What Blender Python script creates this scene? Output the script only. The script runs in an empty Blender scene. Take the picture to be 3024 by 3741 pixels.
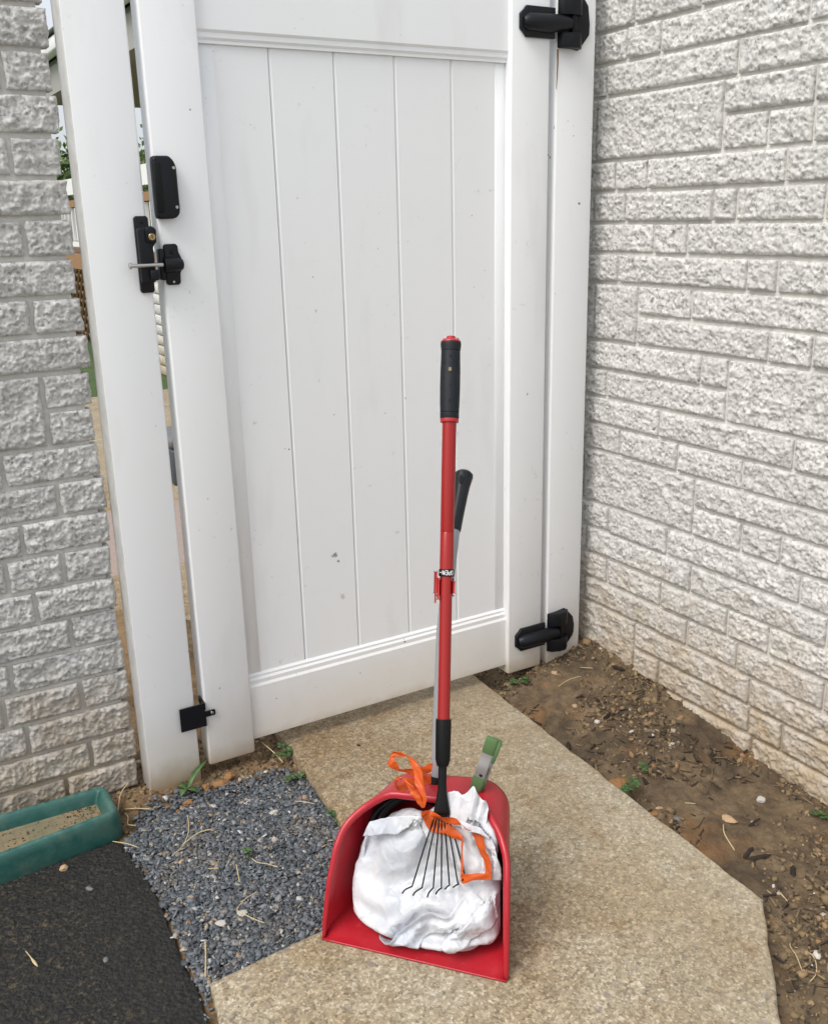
import bpy, bmesh, math, random
import numpy as np
from mathutils import Vector, Matrix

# ------------------------------------------------------------------ camera, world, sun, exposure
scene = bpy.context.scene
H = 1.333
cam_d = bpy.data.cameras.new("camera")
cam = bpy.data.objects.new("camera", cam_d)
scene.collection.objects.link(cam)
yaw, pitch, roll = 0.52413094, 0.29589102, -0.02460038
fwd = Vector((math.sin(yaw) * math.cos(pitch), math.cos(yaw) * math.cos(pitch), -math.sin(pitch)))
rgt = Vector((math.cos(yaw), -math.sin(yaw), 0))
upv = rgt.cross(fwd)
r2 = rgt * math.cos(roll) + upv * math.sin(roll)
u2 = -rgt * math.sin(roll) + upv * math.cos(roll)
cam.matrix_world = Matrix(((r2.x, u2.x, -fwd.x, 0), (r2.y, u2.y, -fwd.y, 0), (r2.z, u2.z, -fwd.z, H), (0, 0, 0, 1)))
cam_d.sensor_fit = 'HORIZONTAL'
cam_d.sensor_width = 36.0
cam_d.lens = 3560.756 / 3024 * 36
cam_d.clip_start = 0.05
cam_d.clip_end = 2000
scene.camera = cam

world = bpy.data.worlds.new("World")
scene.world = world
world.use_nodes = True
wn = world.node_tree.nodes
wl = world.node_tree.links
wn.clear()
SUN_EL, SUN_AZ = math.radians(52), math.radians(256)      # azimuth: clockwise from +Y
sky = wn.new('ShaderNodeTexSky')
sky.sky_type = 'NISHITA'
sky.sun_disc = False
sky.sun_elevation = SUN_EL
sky.sun_rotation = SUN_AZ
sky.air_density = 1.0
sky.dust_density = 6.0
sky.ozone_density = 0.6
hsv = wn.new('ShaderNodeHueSaturation')                    # overcast: the cloud deck takes the blue out
hsv.inputs['Saturation'].default_value = 0.40
bg = wn.new('ShaderNodeBackground')
bg.inputs['Strength'].default_value = 0.13
wo = wn.new('ShaderNodeOutputWorld')
wl.new(sky.outputs[0], hsv.inputs['Color'])
deck = wn.new('ShaderNodeMix'); deck.data_type = 'RGBA'     # even cloud deck over the clear-sky gradient
deck.inputs[0].default_value = 0.45
deck.inputs[7].default_value = (7.1, 7.6, 8.1, 1)
wl.new(hsv.outputs[0], deck.inputs[6])
wl.new(deck.outputs[2], bg.inputs['Color'])
wl.new(bg.outputs[0], wo.inputs['Surface'])

sun_d = bpy.data.lights.new("sun", 'SUN')
sun_d.energy = 1.35
sun_d.angle = math.radians(28)
sun_d.color = (1.0, 0.97, 0.93)
sun = bpy.data.objects.new("sun", sun_d)
scene.collection.objects.link(sun)
sdir = Vector((math.sin(SUN_AZ) * math.cos(SUN_EL), math.cos(SUN_AZ) * math.cos(SUN_EL), math.sin(SUN_EL)))
sun.rotation_euler = (-sdir).to_track_quat('-Z', 'Y').to_euler()
sun.location = (-3, -3, 6)

scene.view_settings.view_transform = 'Standard'
scene.view_settings.look = 'None'
scene.view_settings.gamma = 1.0
scene.view_settings.use_curve_mapping = False
scene.view_settings.exposure = 0.42
scene.cycles.max_bounces = 6
scene.cycles.diffuse_bounces = 3
scene.cycles.glossy_bounces = 2

RNG = np.random.default_rng(7)
random.seed(7)
D = 2.12          # gate face
WX = 1.85         # face of the wall on the right
LY = 2.18         # face of the wall on the left

# ------------------------------------------------------------------ helpers
def link(o):
    scene.collection.objects.link(o)
    return o

def tag(o, label=None, cat=None, group=None, kind=None):
    if label: o['label'] = label
    if cat: o['category'] = cat
    if group: o['group'] = group
    if kind: o['kind'] = kind
    return o

def thing(name, loc, label, cat, group=None):
    o = bpy.data.objects.new(name, None)
    o.empty_display_size = 0.05
    o.location = loc
    link(o)
    return tag(o, label, cat, group)

def base_of(o):
    v = Vector((0, 0, 0))
    while o is not None:
        v = v + Vector(o.location)
        o = o.parent
    return v

def mk(name, V, F, mat, parent=None, smooth=True, attr=None):
    V = np.asarray(V, dtype=float)
    if parent is not None:
        V = V - np.array(base_of(parent))
    me = bpy.data.meshes.new(name)
    if isinstance(F, np.ndarray):
        nf, k = F.shape
        me.vertices.add(len(V)); me.vertices.foreach_set('co', V.astype(np.float32).ravel())
        me.loops.add(nf * k); me.loops.foreach_set('vertex_index', F.astype(np.int32).ravel())
        me.polygons.add(nf)
        me.polygons.foreach_set('loop_start', np.arange(0, nf * k, k, dtype=np.int32))
        me.polygons.foreach_set('loop_total', np.full(nf, k, dtype=np.int32))
        me.update(calc_edges=True)
    else:
        me.from_pydata(V.tolist(), [], [list(f) for f in F])
    me.validate()
    if smooth:
        me.polygons.foreach_set('use_smooth', np.ones(len(me.polygons), dtype=bool))
    if attr is not None:
        a = me.attributes.new('rnd', 'FLOAT', 'POINT')
        a.data.foreach_set('value', np.asarray(attr, dtype=np.float32))
    me.materials.append(mat)
    o = bpy.data.objects.new(name, me)
    if parent is not None:
        o.parent = parent
    return link(o)

def from_bm(name, bm, mat, parent=None, smooth=False):
    me = bpy.data.meshes.new(name)
    if parent is not None:
        bmesh.ops.translate(bm, verts=bm.verts, vec=-base_of(parent))
    bmesh.ops.recalc_face_normals(bm, faces=bm.faces)
    bm.to_mesh(me); bm.free()
    if smooth:
        me.polygons.foreach_set('use_smooth', np.ones(len(me.polygons), dtype=bool))
    me.materials.append(mat)
    o = bpy.data.objects.new(name, me)
    if parent is not None:
        o.parent = parent
    return link(o)

def sharp(o, deg=35):
    me = o.data
    me.polygons.foreach_set('use_smooth', np.ones(len(me.polygons), dtype=bool))
    try:
        me.set_sharp_from_angle(angle=math.radians(deg))
    except Exception:
        pass
    return o

def box(name, x0, x1, y0, y1, z0, z1, mat, parent=None, bev=0.0, seg=2):
    bm = bmesh.new()
    bmesh.ops.create_cube(bm, size=1)
    for v in bm.verts:
        v.co = Vector(((x0 + x1) / 2 + v.co.x * (x1 - x0), (y0 + y1) / 2 + v.co.y * (y1 - y0), (z0 + z1) / 2 + v.co.z * (z1 - z0)))
    if bev:
        bmesh.ops.bevel(bm, geom=list(bm.edges), offset=bev, segments=seg, profile=0.5, affect='EDGES')
    return sharp(from_bm(name, bm, mat, parent), 50)

def frame_of(d):
    d = np.asarray(d, float); d = d / np.linalg.norm(d)
    a = np.array([0, 0, 1.0]) if abs(d[2]) < 0.9 else np.array([1.0, 0, 0])
    x = np.cross(a, d); x /= np.linalg.norm(x)
    return x, np.cross(d, x), d

def tube_geo(P, R, seg=12, cap=True):
    """tube along points P with radii R (parallel transport)"""
    P = np.asarray(P, float); n = len(P)
    R = np.full(n, R) if np.isscalar(R) else np.asarray(R, float)
    T = np.gradient(P, axis=0)
    T /= np.linalg.norm(T, axis=1)[:, None] + 1e-12
    x, y, _ = frame_of(T[0])
    V = []; ang = np.linspace(0, 2 * np.pi, seg, endpoint=False)
    for i in range(n):
        x = x - T[i] * (x @ T[i]); x /= np.linalg.norm(x)
        y = np.cross(T[i], x)
        V.append(P[i] + R[i] * (np.cos(ang)[:, None] * x + np.sin(ang)[:, None] * y))
    V = np.concatenate(V)
    F = []
    for i in range(n - 1):
        for j in range(seg):
            a, b = i * seg + j, i * seg + (j + 1) % seg
            F.append((a, b, b + seg, a + seg))
    if cap:
        F.append(tuple(range(seg))[::-1]); F.append(tuple((n - 1) * seg + k for k in range(seg)))
    return V, F

def tube(name, P, R, mat, parent=None, seg=14, cap=True, deg=40):
    V, F = tube_geo(P, R, seg, cap)
    return sharp(mk(name, V, F, mat, parent), deg)

def axis_lathe(name, P0, d, prof, mat, parent=None, seg=24, deg=35):
    """profile list of (distance along axis, radius)"""
    x, y, d = frame_of(d)
    ang = np.linspace(0, 2 * np.pi, seg, endpoint=False)
    V = []; F = []
    for f, r in prof:
        V.append(np.asarray(P0) + d * f + r * (np.cos(ang)[:, None] * x + np.sin(ang)[:, None] * y))
    for i in range(len(prof) - 1):
        for j in range(seg):
            a, b = i * seg + j, i * seg + (j + 1) % seg
            F.append((a, b, b + seg, a + seg))
    F.append(tuple(range(seg))[::-1]); F.append(tuple((len(prof) - 1) * seg + k for k in range(seg)))
    return sharp(mk(name, np.concatenate(V), F, mat, parent), deg)

def prism(name, pts, axis, a0, a1, mat, parent=None, bev=0.0, seg=2, deg=40):
    """polygon pts extruded along axis ('x','y','z') from a0 to a1; pts are the two other coordinates in order"""
    bm = bmesh.new()
    def co(p, a):
        return {'x': (a, p[0], p[1]), 'y': (p[0], a, p[1]), 'z': (p[0], p[1], a)}[axis]
    A = [bm.verts.new(co(p, a0)) for p in pts]; B = [bm.verts.new(co(p, a1)) for p in pts]
    bm.faces.new(A); bm.faces.new(B[::-1])
    for i in range(len(pts)):
        j = (i + 1) % len(pts)
        bm.faces.new((A[j], A[i], B[i], B[j]))
    bmesh.ops.recalc_face_normals(bm, faces=bm.faces)
    if bev:
        bmesh.ops.bevel(bm, geom=list(bm.edges), offset=bev, segments=seg, profile=0.5, affect='EDGES')
    return sharp(from_bm(name, bm, mat, parent), deg)

# ---- numpy noise
def _hash(ix, iy, iz, seed):
    h = (ix * 374761393 + iy * 668265263 + iz * 2147483647 + seed * 974634777).astype(np.int64) & 0xffffffff
    h = ((h ^ (h >> 13)) * 1274126177) & 0xffffffff
    h = (h ^ (h >> 16)) & 0xffffffff
    return h / 4294967295.0

def vnoise(P, scale, seed=0):
    P = np.asarray(P, float) * scale
    i = np.floor(P).astype(np.int64); f = P - i
    f = f * f * (3 - 2 * f)
    out = 0
    for dx in (0, 1):
        for dy in (0, 1):
            for dz in (0, 1):
                w = (f[:, 0] if dx else 1 - f[:, 0]) * (f[:, 1] if dy else 1 - f[:, 1]) * (f[:, 2] if dz else 1 - f[:, 2])
                out = out + w * _hash(i[:, 0] + dx, i[:, 1] + dy, i[:, 2] + dz, seed)
    return out * 2 - 1

def fbm(P, scale, oct=4, seed=0, gain=0.5):
    a, s, o, t = 1.0, scale, 0, 0
    for k in range(oct):
        o = o + a * vnoise(P, s, seed + k * 17); t += a
        a *= gain; s *= 2.03
    return o / t

def smooth01(x):
    x = np.clip(x, 0, 1); return x * x * (3 - 2 * x)

# ---- node helper
class NT:
    def __init__(self, name):
        self.m = bpy.data.materials.new(name); self.m.use_nodes = True
        self.t = self.m.node_tree; self.t.nodes.clear()
        self.out = self.t.nodes.new('ShaderNodeOutputMaterial')
        self.p = self.t.nodes.new('ShaderNodeBsdfPrincipled')
        self.t.links.new(self.p.outputs[0], self.out.inputs[0])
        self.geo = self.t.nodes.new('ShaderNodeNewGeometry')
        self.pos = self.geo.outputs['Position']
    def n(self, typ, **kw):
        nd = self.t.nodes.new(typ)
        for k, v in kw.items(): setattr(nd, k, v)
        return nd
    def l(self, a, b): self.t.links.new(a, b)
    def put(self, sock, v):
        if isinstance(v, bpy.types.NodeSocket): self.l(v, sock)
        else: sock.default_value = v
    def noise(self, scale, detail=3, rough=0.55, vec=None, dist=0.0):
        nd = self.n('ShaderNodeTexNoise'); self.l(vec or self.pos, nd.inputs['Vector'])
        nd.inputs['Scale'].default_value = scale; nd.inputs['Detail'].default_value = detail
        nd.inputs['Roughness'].default_value = rough; nd.inputs['Distortion'].default_value = dist
        return nd.outputs['Fac']
    def voro(self, scale, feature='F1', vec=None, rnd=1.0):
        nd = self.n('ShaderNodeTexVoronoi', feature=feature); self.l(vec or self.pos, nd.inputs['Vector'])
        nd.inputs['Scale'].default_value = scale; nd.inputs['Randomness'].default_value = rnd
        return nd
    def ramp(self, fac, stops, interp='LINEAR'):
        nd = self.n('ShaderNodeValToRGB'); cr = nd.color_ramp; cr.interpolation = interp
        while len(cr.elements) > 1: cr.elements.remove(cr.elements[-1])
        cr.elements[0].position = stops[0][0]; cr.elements[0].color = (*stops[0][1], 1) if len(stops[0][1]) == 3 else stops[0][1]
        for p, c in stops[1:]:
            e = cr.elements.new(p); e.color = (*c, 1) if len(c) == 3 else c
        self.l(fac, nd.inputs[0]); return nd.outputs[0]
    def mix(self, fac, a, b, mode='MIX'):
        nd = self.n('ShaderNodeMix', data_type='RGBA', blend_type=mode)
        self.put(nd.inputs[0], fac)
        for s, v in ((nd.inputs[6], a), (nd.inputs[7], b)):
            if isinstance(v, bpy.types.NodeSocket): self.l(v, s)
            else: s.default_value = (*v, 1)
        return nd.outputs[2]
    def math(self, op, a, b=0.0, clamp=False):
        nd = self.n('ShaderNodeMath', operation=op, use_clamp=clamp)
        self.put(nd.inputs[0], a); self.put(nd.inputs[1], b); return nd.outputs[0]
    def map(self, v, a, b, c=0.0, d=1.0):
        nd = self.n('ShaderNodeMapRange'); self.put(nd.inputs[0], v)
        for i, q in enumerate((a, b, c, d)): nd.inputs[i + 1].default_value = q
        return nd.outputs[0]
    def sep(self, v=None):
        nd = self.n('ShaderNodeSeparateXYZ'); self.l(v or self.pos, nd.inputs[0]); return nd.outputs
    def scalevec(self, s, vec=None):
        nd = self.n('ShaderNodeMapping'); self.l(vec or self.pos, nd.inputs[0]); nd.inputs['Scale'].default_value = s
        return nd.outputs[0]
    def bump(self, h, dist, strength=1.0, prev=None):
        nd = self.n('ShaderNodeBump'); nd.inputs['Distance'].default_value = dist; nd.inputs['Strength'].default_value = strength
        self.l(h, nd.inputs['Height'])
        if prev is not None: self.l(prev, nd.inputs['Normal'])
        return nd.outputs[0]
    def fin(self, color=None, rough=None, normal=None, **kw):
        if color is not None:
            self.put(self.p.inputs['Base Color'], color if isinstance(color, bpy.types.NodeSocket) else (*color, 1))
        if rough is not None: self.put(self.p.inputs['Roughness'], rough)
        if normal is not None: self.l(normal, self.p.inputs['Normal'])
        for k, v in kw.items(): self.put(self.p.inputs[k.replace('_', ' ')], v)
        return self.m

# ------------------------------------------------------------------ materials
def m_stone():
    t = NT('split_stone')
    v = t.voro(165); v2 = t.voro(95)
    cs = t.sep(v.outputs['Color']); cs2 = t.sep(v2.outputs['Color'])
    c1 = t.ramp(cs[0], [(0, (.09, .088, .085)), (.05, (.18, .176, .17)), (.12, (.33, .322, .31)), (.3, (.47, .46, .445)), (.55, (.60, .588, .565)), (.8, (.70, .685, .66)), (1, (.82, .80, .77))])
    c2 = t.ramp(cs2[0], [(0, (.30, .294, .285)), (.16, (.43, .42, .405)), (.4, (.57, .558, .54)), (1, (.70, .685, .66))])
    col = t.mix(.42, c1, c2)
    n1 = t.noise(48, 4, .7)
    col = t.mix(t.map(n1, .52, .64, 0, .55), col, (.78, .765, .735))
    n2 = t.noise(8, 3)
    col = t.mix(t.map(n2, .40, .70, 0, .25), col, (.46, .45, .43))
    oi = t.n('ShaderNodeObjectInfo').outputs['Random']           # blocks were cast in slightly different batches
    col = t.mix(t.map(oi, 0, 1, .05, .38), col, (.42, .41, .39))
    z = t.sep()[2]
    n3 = t.noise(14, 4)
    dirt = t.math('MULTIPLY', t.map(t.math('ADD', z, t.math('MULTIPLY', n3, -.30)), .26, -.14, 0, .85), t.map(n3, .2, .7, .5, 1))
    col = t.mix(dirt, col, (.36, .26, .14))
    h = t.math('ADD', t.math('MULTIPLY', v.outputs['Distance'], -1.0), t.math('MULTIPLY', t.noise(380, 2), .7))
    nb = t.bump(h, .0012, .5)
    return t.fin(col, .9, nb)

def m_mortar():
    t = NT('mortar')
    c = t.ramp(t.noise(60, 5, .7), [(.3, (.55, .53, .49)), (.7, (.70, .68, .64))])
    z = t.sep()[2]
    n3 = t.noise(14, 4)
    c = t.mix(t.map(t.math('ADD', z, t.math('MULTIPLY', n3, -.16)), .25, -.06, 0, .85), c, (.30, .21, .11))
    return t.fin(c, .95, t.bump(t.noise(300, 4, .7), .002, .7))

def m_vinyl():
    t = NT('white_vinyl')
    n = t.noise(3.5, 3)
    c = t.mix(t.map(n, .4, .75, 0, .25), (.84, .845, .856), (.80, .80, .798))
    # splashed soil and film of dirt low down
    z = t.sep()[2]
    nn = t.noise(16, 5, .65)
    low = t.map(t.math('ADD', z, t.math('MULTIPLY', nn, -.09)), .20, -.05, 0, .55)
    c = t.mix(low, c, (.56, .47, .32))
    low2 = t.map(t.math('ADD', z, t.math('MULTIPLY', nn, -.05)), .055, -.02, 0, .85)
    c = t.mix(low2, c, (.36, .25, .12))
    # specks and scuffs
    mp = t.scalevec((1, 1, .6)); 
    dn = t.n('ShaderNodeTexNoise'); t.l(t.pos, dn.inputs['Vector']); dn.inputs['Scale'].default_value = 60
    av = t.n('ShaderNodeVectorMath', operation='MULTIPLY_ADD'); t.l(dn.outputs['Color'], av.inputs[0]); av.inputs[1].default_value = (.02, .02, .02); t.l(mp, av.inputs[2])
    for sc, thr, keep, stren in ((13, .036, .55, .9), (29, .042, .80, .8)):
        v = t.voro(sc, vec=av.outputs[0])
        k = t.sep(v.outputs['Color'])
        m = t.math('MULTIPLY', t.math('LESS_THAN', v.outputs['Distance'], thr), t.math('GREATER_THAN', k[0], keep))
        c = t.mix(t.math('MULTIPLY', m, stren), c, (.10, .09, .08))
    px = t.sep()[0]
    flank = t.math('MULTIPLY', t.math('LESS_THAN', px, .4700), t.map(t.noise(24, 4, .6), .2, .8, .55, .95))  # latch post's left face greyed: dust, plus shade put into the colour
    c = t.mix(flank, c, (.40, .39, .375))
    # faint vertical smudges
    sm = t.noise(7, 4, .6, vec=t.scalevec((1, 1, .25)))
    c = t.mix(t.map(sm, .56, .76, 0, .22), c, (.52, .50, .46))
    s2 = t.noise(46, 5, .75, dist=.5); s3 = t.noise(5.5, 3)
    c = t.mix(t.math('MULTIPLY', t.map(s2, .63, .70, 0, .55), t.map(s3, .50, .62, 0, 1)), c, (.36, .34, .31))
    # one bird-dropping size scuff on the second board and a paler one under it
    scn = t.noise(140, 4, .7)
    for cx, cz, r, st in ((1.002, .502, .020, .95), (1.012, .485, .013, 1.0), (1.02, .385, .020, .45), (1.19, .53, .015, .25), (.985, 1.12, .01, .4)):
        d = t.n('ShaderNodeVectorMath', operation='DISTANCE'); t.l(t.pos, d.inputs[0]); d.inputs[1].default_value = (cx, 2.146, cz)
        msk = t.map(t.math('ADD', d.outputs['Value'], t.math('MULTIPLY', scn, r * 1.7)), r * 1.25, r * .95, 0, st)
        c = t.mix(msk, c, (.11, .105, .095))
    return t.fin(c, t.map(n, .3, .7, .34, .46), t.bump(t.noise(260, 3), .0004, .25), Specular_IOR_Level=.4)

def m_post_side():
    return m_vinyl()

def m_concrete():
    t = NT('aggregate_concrete')
    v = t.voro(130); v2 = t.voro(240); v3 = t.voro(60)
    k = t.sep(v.outputs['Color']); k2 = t.sep(v2.outputs['Color']); k3 = t.sep(v3.outputs['Color'])
    c1 = t.ramp(k[0], [(0, (.13, .11, .08)), (.15, (.21, .178, .126)), (.45, (.30, .254, .18)), (.8, (.38, .33, .245)), (1, (.54, .49, .40))])
    c2 = t.ramp(k2[1], [(0, (.14, .118, .086)), (.35, (.275, .232, .162)), (.8, (.40, .345, .255)), (1, (.66, .61, .51))])
    c = t.mix(.5, c1, c2)
    pm = t.math('MULTIPLY', t.math('LESS_THAN', v3.outputs['Distance'], .42), t.math('GREATER_THAN', k3[0], .88))
    c = t.mix(t.math('MULTIPLY', pm, .55), c, t.ramp(k3[1], [(0, (.16, .15, .14)), (.6, (.25, .22, .20)), (1, (.5, .44, .33))]))
    pp = t.sep()
    # stains: brown damp by the gate plus painted shade, worn paler out in front
    n5 = t.noise(4.5, 5, .62); n6 = t.noise(17, 4, .6)
    c = t.mix(1.0, c, (1.08, 1.06, 1.02), 'MULTIPLY')
    c = t.mix(t.map(n5, .42, .60, 0, .85), c, (.84, .76, .64), 'MULTIPLY')
    c = t.mix(t.map(t.noise(1.6, 4, .6), .46, .62, 0, .8), c, (.82, .78, .72), 'MULTIPLY')
    damp_shade = t.math('MULTIPLY', t.map(t.math('ADD', pp[1], t.math('MULTIPLY', n5, .5)), 1.70, 2.35, 0, .80), t.map(n6, .3, .7, .6, 1))
    c = t.mix(damp_shade, c, (.66, .56, .44), 'MULTIPLY')
    c = t.mix(t.map(t.math('ADD', pp[0], t.math('MULTIPLY', n5, .35)), 1.15, 1.6, 0, .22), c, (.52, .465, .36))
    c = t.mix(t.map(n6, .56, .72, 0, .8), c, (.72, .62, .50), 'MULTIPLY')
    h = t.math('ADD', t.math('MULTIPLY', k2[0], .5), t.math('MULTIPLY', t.noise(350, 4, .7), 1.0))
    return t.fin(c, .88, t.bump(h, .0018, .6))

def m_soil():
    t = NT('soil')
    n = t.noise(18, 6, .68); n2 = t.noise(5, 3); n3 = t.noise(95, 5, .7)
    c = t.ramp(n, [(.28, (.060, .041, .024)), (.45, (.128, .087, .049)), (.6, (.205, .143, .081)), (.78, (.275, .20, .115))])
    c = t.mix(t.map(n2, .56, .68, 0, .7), c, (.27, .135, .05))
    c = t.mix(t.map(n3, .52, .7, 0, .45), c, (.075, .055, .036))
    c = t.mix(t.map(t.noise(3.2, 4, .6), .50, .64, 0, .6), c, (.052, .036, .022))
    pp = t.sep()
    # orange clay dug up round the latch post and along the asphalt edge
    near = t.math('MULTIPLY', t.map(pp[0], .86, .76, 0, 1), t.map(n, .3, .6, .35, .85))
    c = t.mix(near, c, t.ramp(n3, [(.3, (.20, .115, .05)), (.6, (.33, .21, .105))]))
    h = t.math('ADD', t.noise(60, 6, .7), t.math('MULTIPLY', t.noise(320, 4, .7), .4))
    return t.fin(c, .95, t.bump(h, .010, .9))

def m_gravel():
    t = NT('slate_gravel')
    a = t.n('ShaderNodeAttribute', attribute_name='rnd').outputs['Fac']
    c = t.ramp(a, [(0, (.03, .036, .044)), (.3, (.060, .071, .083)), (.6, (.096, .110, .126)), (.82, (.15, .166, .184)), (.91, (.21, .222, .235)), (.93, (.30, .20, .12)), (.955, (.33, .28, .20)), (.988, (.40, .39, .37)), (1, (.6, .6, .6))])
    c = t.mix(t.map(t.noise(120, 3), .35, .7, 0, .3), c, (.16, .155, .15))
    c = t.mix(t.map(t.noise(7, 4), .55, .72, 0, .4), c, (.20, .15, .10))
    return t.fin(c, .62, t.bump(t.noise(300, 3), .001, .5))

def m_mulch():
    t = NT('mulch_bits')
    a = t.n('ShaderNodeAttribute', attribute_name='rnd').outputs['Fac']
    c = t.ramp(a, [(0, (.024, .018, .014)), (.25, (.06, .043, .028)), (.45, (.12, .083, .046)), (.7, (.20, .138, .074)), (.88, (.28, .195, .105)), (.97, (.27, .15, .07)), (.993, (.36, .30, .22)), (1, (.6, .57, .52))])
    return t.fin(c, .9, t.bump(t.noise(260, 4), .001, .6))

def m_asphalt():
    t = NT('old_asphalt')
    n = t.noise(75, 6, .72); v = t.voro(120)
    k = t.sep(v.outputs['Color'])
    c = t.ramp(n, [(.35, (.005, .005, .005)), (.52, (.014, .0135, .013)), (.66, (.036, .033, .028)), (.8, (.09, .08, .062))])
    p = t.sep()
    # dried mud caught in the surface, thicker towards the tray and the wall
    mud = t.math('MULTIPLY', t.math('MULTIPLY', t.map(t.noise(85, 5, .75), .53, .62, 0, 1), t.map(t.noise(11, 3), .38, .60, .3, 1)), t.map(t.math('ADD', t.math('MULTIPLY', p[0], -1.0), t.math('MULTIPLY', t.noise(4, 3), .5)), -.15, .30, .12, 1))
    c = t.mix(mud, c, (.17, .13, .072))
    h = t.math('ADD', t.noise(48, 4, .7), t.math('ADD', t.math('MULTIPLY', n, .7), t.math('MULTIPLY', v.outputs['Distance'], -.6)))
    return t.fin(c, t.map(n, .3, .7, .6, .9), t.bump(h, .012, 1.0))

def plain(name, col, rough=.5, bump=None, spec=.5, metal=0.0, var=0.0):
    t = NT(name)
    c = col
    if var:
        c = t.mix(t.map(t.noise(25, 4), .3, .75, 0, var), col, tuple(min(1, q * 1.35 + .02) for q in col))
    nb = t.bump(t.noise(bump[0], 3), bump[1], bump[2]) if bump else None
    return t.fin(c, rough, nb, Specular_IOR_Level=spec, Metallic=metal)

def m_bag():
    t = NT('white_bag_film')
    dn = t.n('ShaderNodeTexNoise'); t.l(t.pos, dn.inputs['Vector']); dn.inputs['Scale'].default_value = 16; dn.inputs['Detail'].default_value = 2
    av = t.n('ShaderNodeVectorMath', operation='MULTIPLY_ADD'); t.l(dn.outputs['Color'], av.inputs[0]); av.inputs[1].default_value = (.05, .05, .05); t.l(t.pos, av.inputs[2])
    def crease(sc, an, cap):
        v = t.voro(sc, 'DISTANCE_TO_EDGE', vec=t.scalevec(an, av.outputs[0]))
        return t.math('MULTIPLY', t.math('MINIMUM', v.outputs['Distance'], cap), -1.0 / sc)
    hh = t.math('ADD', crease(17, (1, 1, .7), .6), t.math('ADD', t.math('MULTIPLY', crease(36, (1.3, 1, .8), .6), .7), t.math("MULTIPLY", crease(80, (1, 1.2, .8), .6), .3)))
    nb = t.bump(hh, .15, 1.0)
    col = t.mix(t.map(t.noise(9, 3), .46, .60, 0, 1), (.76, .768, .79), (.63, .66, .715))
    t.fin(col, .38, nb, Specular_IOR_Level=.5)
    tr = t.n('ShaderNodeBsdfTranslucent'); tr.inputs[0].default_value = (.78, .80, .86, 1)
    mx = t.n('ShaderNodeMixShader'); mx.inputs[0].default_value = .24
    t.l(t.p.outputs[0], mx.inputs[1]); t.l(tr.outputs[0], mx.inputs[2]); t.l(mx.outputs[0], t.out.inputs[0])
    return t.m

def m_ribbon():
    t = NT('orange_drawstring')
    nb = t.bump(t.noise(120, 3, dist=.6), .002, .35)
    t.fin((.72, .15, .028), .28, nb)
    tr = t.n('ShaderNodeBsdfTranslucent'); tr.inputs[0].default_value = (.95, .30, .09, 1)
    mx = t.n('ShaderNodeMixShader'); mx.inputs[0].default_value = .48
    t.l(t.p.outputs[0], mx.inputs[1]); t.l(tr.outputs[0], mx.inputs[2]); t.l(mx.outputs[0], t.out.inputs[0])
    return t.m

def m_tray():
    t = NT('weathered_green_plastic')
    n = t.noise(30, 5, .65)
    c = t.mix(t.map(n, .35, .75, 0, .7), (.010, .075, .062), (.045, .13, .11))
    c = t.mix(t.map(t.noise(6, 5, .7), .50, .68, 0, .45), c, (.16, .17, .13))
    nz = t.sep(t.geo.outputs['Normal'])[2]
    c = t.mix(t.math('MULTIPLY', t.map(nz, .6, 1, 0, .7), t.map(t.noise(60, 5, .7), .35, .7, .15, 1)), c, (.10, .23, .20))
    return t.fin(c, .5, t.bump(n, .0015, .5))

def m_mud():
    t = NT('dried_mud')
    n = t.noise(22, 4)
    c = t.ramp(n, [(.3, (.17, .155, .095)), (.5, (.215, .18, .11)), (.62, (.255, .19, .11)), (.8, (.30, .18, .085))])
    return t.fin(c, .7, t.bump(t.noise(150, 4), .001, .4))

def m_lawn():
    t = NT('lawn_grass')
    n = t.noise(45, 6, .75); n2 = t.noise(2.2, 4)
    c = t.ramp(n, [(.3, (.02, .05, .01)), (.5, (.06, .125, .025)), (.7, (.12, .20, .05))])
    c = t.mix(t.map(n2, .45, .7, 0, .4), c, (.16, .15, .06))
    return t.fin(c, .8, t.bump(n, .05, .8))

def m_leafmat(name, a, b):
    t = NT(name)
    c = t.mix(t.map(t.noise(60, 2), .35, .65), a, b)
    t.fin(c, .5)
    return t.m

def m_pan():
    t = NT('red_plastic')
    n = t.noise(9, 4, .6); sc = t.noise(90, 3, .6, vec=t.scalevec((1, 1, 6)))
    c = t.mix(t.map(n, .45, .75, 0, .10), (.40, .012, .022), (.46, .10, .09))
    c = t.mix(t.map(sc, .62, .75, 0, .22), c, (.50, .16, .15))
    return t.fin(c, t.map(n, .3, .7, .28, .44), t.bump(t.noise(500, 2), .0004, .3), Specular_IOR_Level=.5)

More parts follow.
